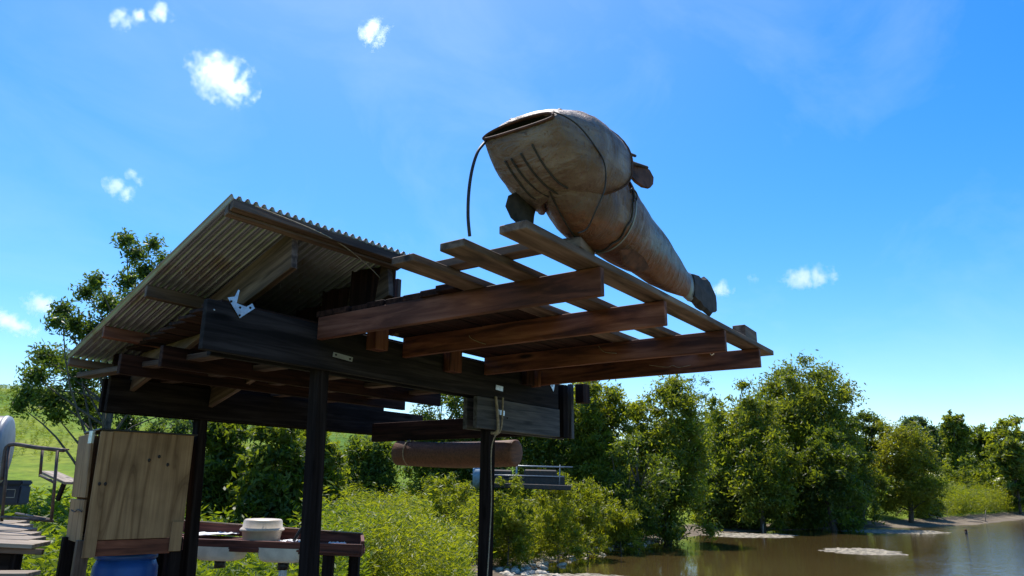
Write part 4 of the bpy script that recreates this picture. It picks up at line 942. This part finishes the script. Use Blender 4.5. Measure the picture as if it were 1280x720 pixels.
def region(n, f, lo, hi):
    out = []
    while len(out) < n:
        px = rng.uniform(lo[0], hi[0]); D = math.sqrt(rng.uniform(lo[1]**2, hi[1]**2)); a = ad(px, D)
        if f(px, D, a): x, y = gxy(a, D); out.append((x, y, float(ground_z(a, D))-.03))
    return out
pr_w = weed_protos(10, 1.6, .135, 30); pr_m = weed_protos(10, 1.6, .19, 15); pr_s = weed_protos(8, .9, .13, 16, .24); pr_g = weed_protos(6, .55, .3, 9, .1)
sd_ = lambda a, D: float(pond_sdf(a, D))
scatter('tall_weeds', region(2000, lambda px, D, a: sd_(a, D) > .8 and (px < 585 or D > 32), (395, 15), (606, 38)), pr_w, 1.0, L_weed, 'mass of tall yellow green weeds filling the bank behind the pavilion', 'weeds')
scatter('tall_weeds', region(2600, lambda px, D, a: .5 < sd_(a, D) < 16, (570, 30), (830, 50)), pr_m, 1.35, L_weed, 'yellow green weeds on the near bank right of the right post', 'weeds')
scatter('tall_weeds', region(700, lambda px, D, a: D > 11+max(0, px-420)*.1, (395, 11), (560, 22)), pr_w, .85, L_weedg, 'greener weeds in front of the yellow green mass', 'weeds')
scatter('leafy_weeds', region(1200, lambda px, D, a: True, (-40, 8.5), (420, 16)), pr_s, 1.0, L_weedg, 'knee high leafy weeds behind the cabinet and the tables', 'weeds')
scatter('leafy_weeds', region(700, lambda px, D, a: True, (-60, 13), (460, 19)), pr_s, 1.2, L_weedg, 'band of tall weeds between the tables and the open hill field', 'weeds')
scatter('meadow_grass', region(1700, lambda px, D, a: sd_(a, D) > 3.5, (1150, 78), (1330, 104)), pr_m, 1.7, L_weed, 'sunlit yellow green meadow growth beyond the far mud bank', 'grass')
scatter('bank_grass', region(900, lambda px, D, a: 3.5 < sd_(a, D) < 14, (860, 56), (1165, 100)), pr_s, 1.3, L_weedg, 'low green growth along the back of the mud bank', 'grass')
scatter('field_grass', region(3200, lambda px, D, a: True, (-80, 48), (640, 112)), pr_g, 1.0, L_grass, 'grass of the bright hill field', 'grass')

# ------------------------------------------------------------------ shore stones, driftwood and stakes
stones = []
for s in range(5):
    bm = bmesh.new(); bmesh.ops.create_icosphere(bm, subdivisions=2, radius=.5)
    for v in bm.verts: v.co *= 1+.35*noise.noise(v.co*2.2+Vector((s*7, 0, 0))); v.co.z *= .5
    me = bpy.data.meshes.new('shore_stone'); bm.to_mesh(me); bm.free(); me.materials.append(M_stone); stones.append(me)
path = [(3.6, 24), (1.8, 27.6), (1.2, 30.5), (2.4, 35), (4.6, 39), (8.2, 45.3), (11.5, 50)]
def along(t):
    k = min(int(t*(len(path)-1)), len(path)-2); f = t*(len(path)-1)-k; return (path[k][0]*(1-f)+path[k+1][0]*f, path[k][1]*(1-f)+path[k+1][1]*f)
for i in range(280):
    a, d = along(random.random()); a += random.gauss(-.6, .6)-(.8*random.random() if d < 33 else 0); d += random.gauss(0, .6)
    s = random.choice((.1, .14, .2, .25, .32, .42))*random.uniform(.8, 1.2)
    o = bpy.data.objects.new('shore_stone', stones[i % 5]); C.objects.link(o); z = max(float(ground_z(a, d)), -1.52)
    x, y = gxy(a, d); o.location = (x, y, z+s*.08); o.scale = (s, s*random.uniform(.6, 1.1), s*random.uniform(.6, 1.2)); o.rotation_euler = (random.uniform(-.3, .3), random.uniform(-.3, .3), random.uniform(0, 6.3))
    tag(o, 'pale flat stone in the jumble along the near waterline', 'stone', 'stones along the near waterline')
def stake(px, py0, py1, D, label):
    a, b = bearing(px, py0, D), bearing(px-.5, py1, D); tag(tube('stake', [a, b-Vector((0, 0, .25))], [.03, .04], M_stick, None, 6), label, 'stake')
stake(1184, 637, 651, 80, 'thin stake in the shallows, middle one of three'); stake(1232, 638, 651, 80, 'thin stake in the shallows nearest the right edge'); stake(954, 655, 667, 55, 'thin stake in the pond beside the left mud bar')
by = empty('float', Vector((*bearing(1208, 668, 57)[:2], -1.5)), 'small dark float with an orange band out on the open water', 'float')
c = Vector((by.location.x, by.location.y, -1.5)); tube('float_body', [c-Vector((0, 0, .2)), c+Vector((0, 0, .18))], .09, M_black, by, 10); tube('float_band', [c+Vector((0, 0, .18)), c+Vector((0, 0, .33))], .085, M_rust, by, 10)
for i in range(26):
    px = random.choice((random.uniform(1110, 1180), random.uniform(1180, 1290), random.uniform(1030, 1150))); D = random.uniform(74, 84); c = gpos(ad(px, D), D, .06)
    if pond_sdf(ad(px, D), D) < -.5: continue
    l = random.uniform(.8, 2.4); dv = (RT*random.uniform(-1, 1)+FW*random.uniform(-.4, .4)+Vector((0, 0, random.uniform(-.05, .35)))).normalized()
    tag(tube('driftwood', smooth_path([c, c+dv*l*.5+Vector((0, 0, random.uniform(0, .15))), c+dv*l], 3), .04, M_stick, None, 5), 'bleached branch lying on the far mud bank', 'branch', 'driftwood on the far mud bank')

# ------------------------------------------------------------------ clouds
def cloud(px, py, w, h, D, label, mat, tilt=0.0):
    c = bearing(px, py, D); sc = D/910*1.05
    bm = bmesh.new(); bmesh.ops.create_icosphere(bm, subdivisions=3, radius=1)
    vd = (c-EYE).normalized(); right = vd.cross(Vector((0, 0, 1))).normalized(); up = right.cross(vd)
    rx = w*sc*.7; rz = h*sc*.7; ry = (rx+rz)*.5
    for v in bm.verts: v.co = Vector((v.co.x*rx, v.co.y*ry, v.co.z*rz))*(1+.15*noise.noise(v.co*1.5))
    me = bpy.data.meshes.new('cloud'); bm.to_mesh(me); bm.free(); me.materials.append(mat)
    o = bpy.data.objects.new('cloud', me); C.objects.link(o)
    r2 = right*math.cos(tilt)-up*math.sin(tilt); u2 = right*math.sin(tilt)+up*math.cos(tilt)
    M = Matrix((r2, vd, u2)).transposed().to_4x4(); M.translation = c; place_matrix(o, M); return tag(o, label, 'cloud')
for a_ in ((281, 99, 78, 56, 900, 'largest cloud, a bright ragged puff high on the left', M_cloud, .35), (155, 25, 26, 34, 900, 'leftmost of three small clouds near the top left corner', M_cloud, .5), (175, 21, 20, 22, 900, 'middle one of three small clouds near the top left corner', M_cloud, 0), (205, 16, 28, 26, 900, 'rightmost of three small clouds near the top left corner', M_cloud, 0), (470, 41, 34, 40, 900, 'lone small cloud above the middle of the roof', M_cloud, .5), (153, 238, 38, 24, 1100, 'elongated small cloud above the young tree', M_cloud, .5), (171, 223, 26, 16, 1100, 'thin streak just above the elongated small cloud', M_wisp, .6), (56, 382, 40, 26, 1300, 'small cloud half hidden by the young tree', M_cloud, .3), (10, 402, 64, 22, 1400, 'flat cloud at the left edge', M_cloud, .3), (1013, 346, 58, 26, 1200, 'flat white cloud in the open sky right of the fish tail', M_cloud, 0), (943, 348, 13, 18, 1200, 'tiny cloud between the tail and the flat white cloud', M_cloud, 0), (904, 361, 24, 22, 1200, 'small cloud touching the fish tail', M_cloud, 0)):
    cloud(*a_)
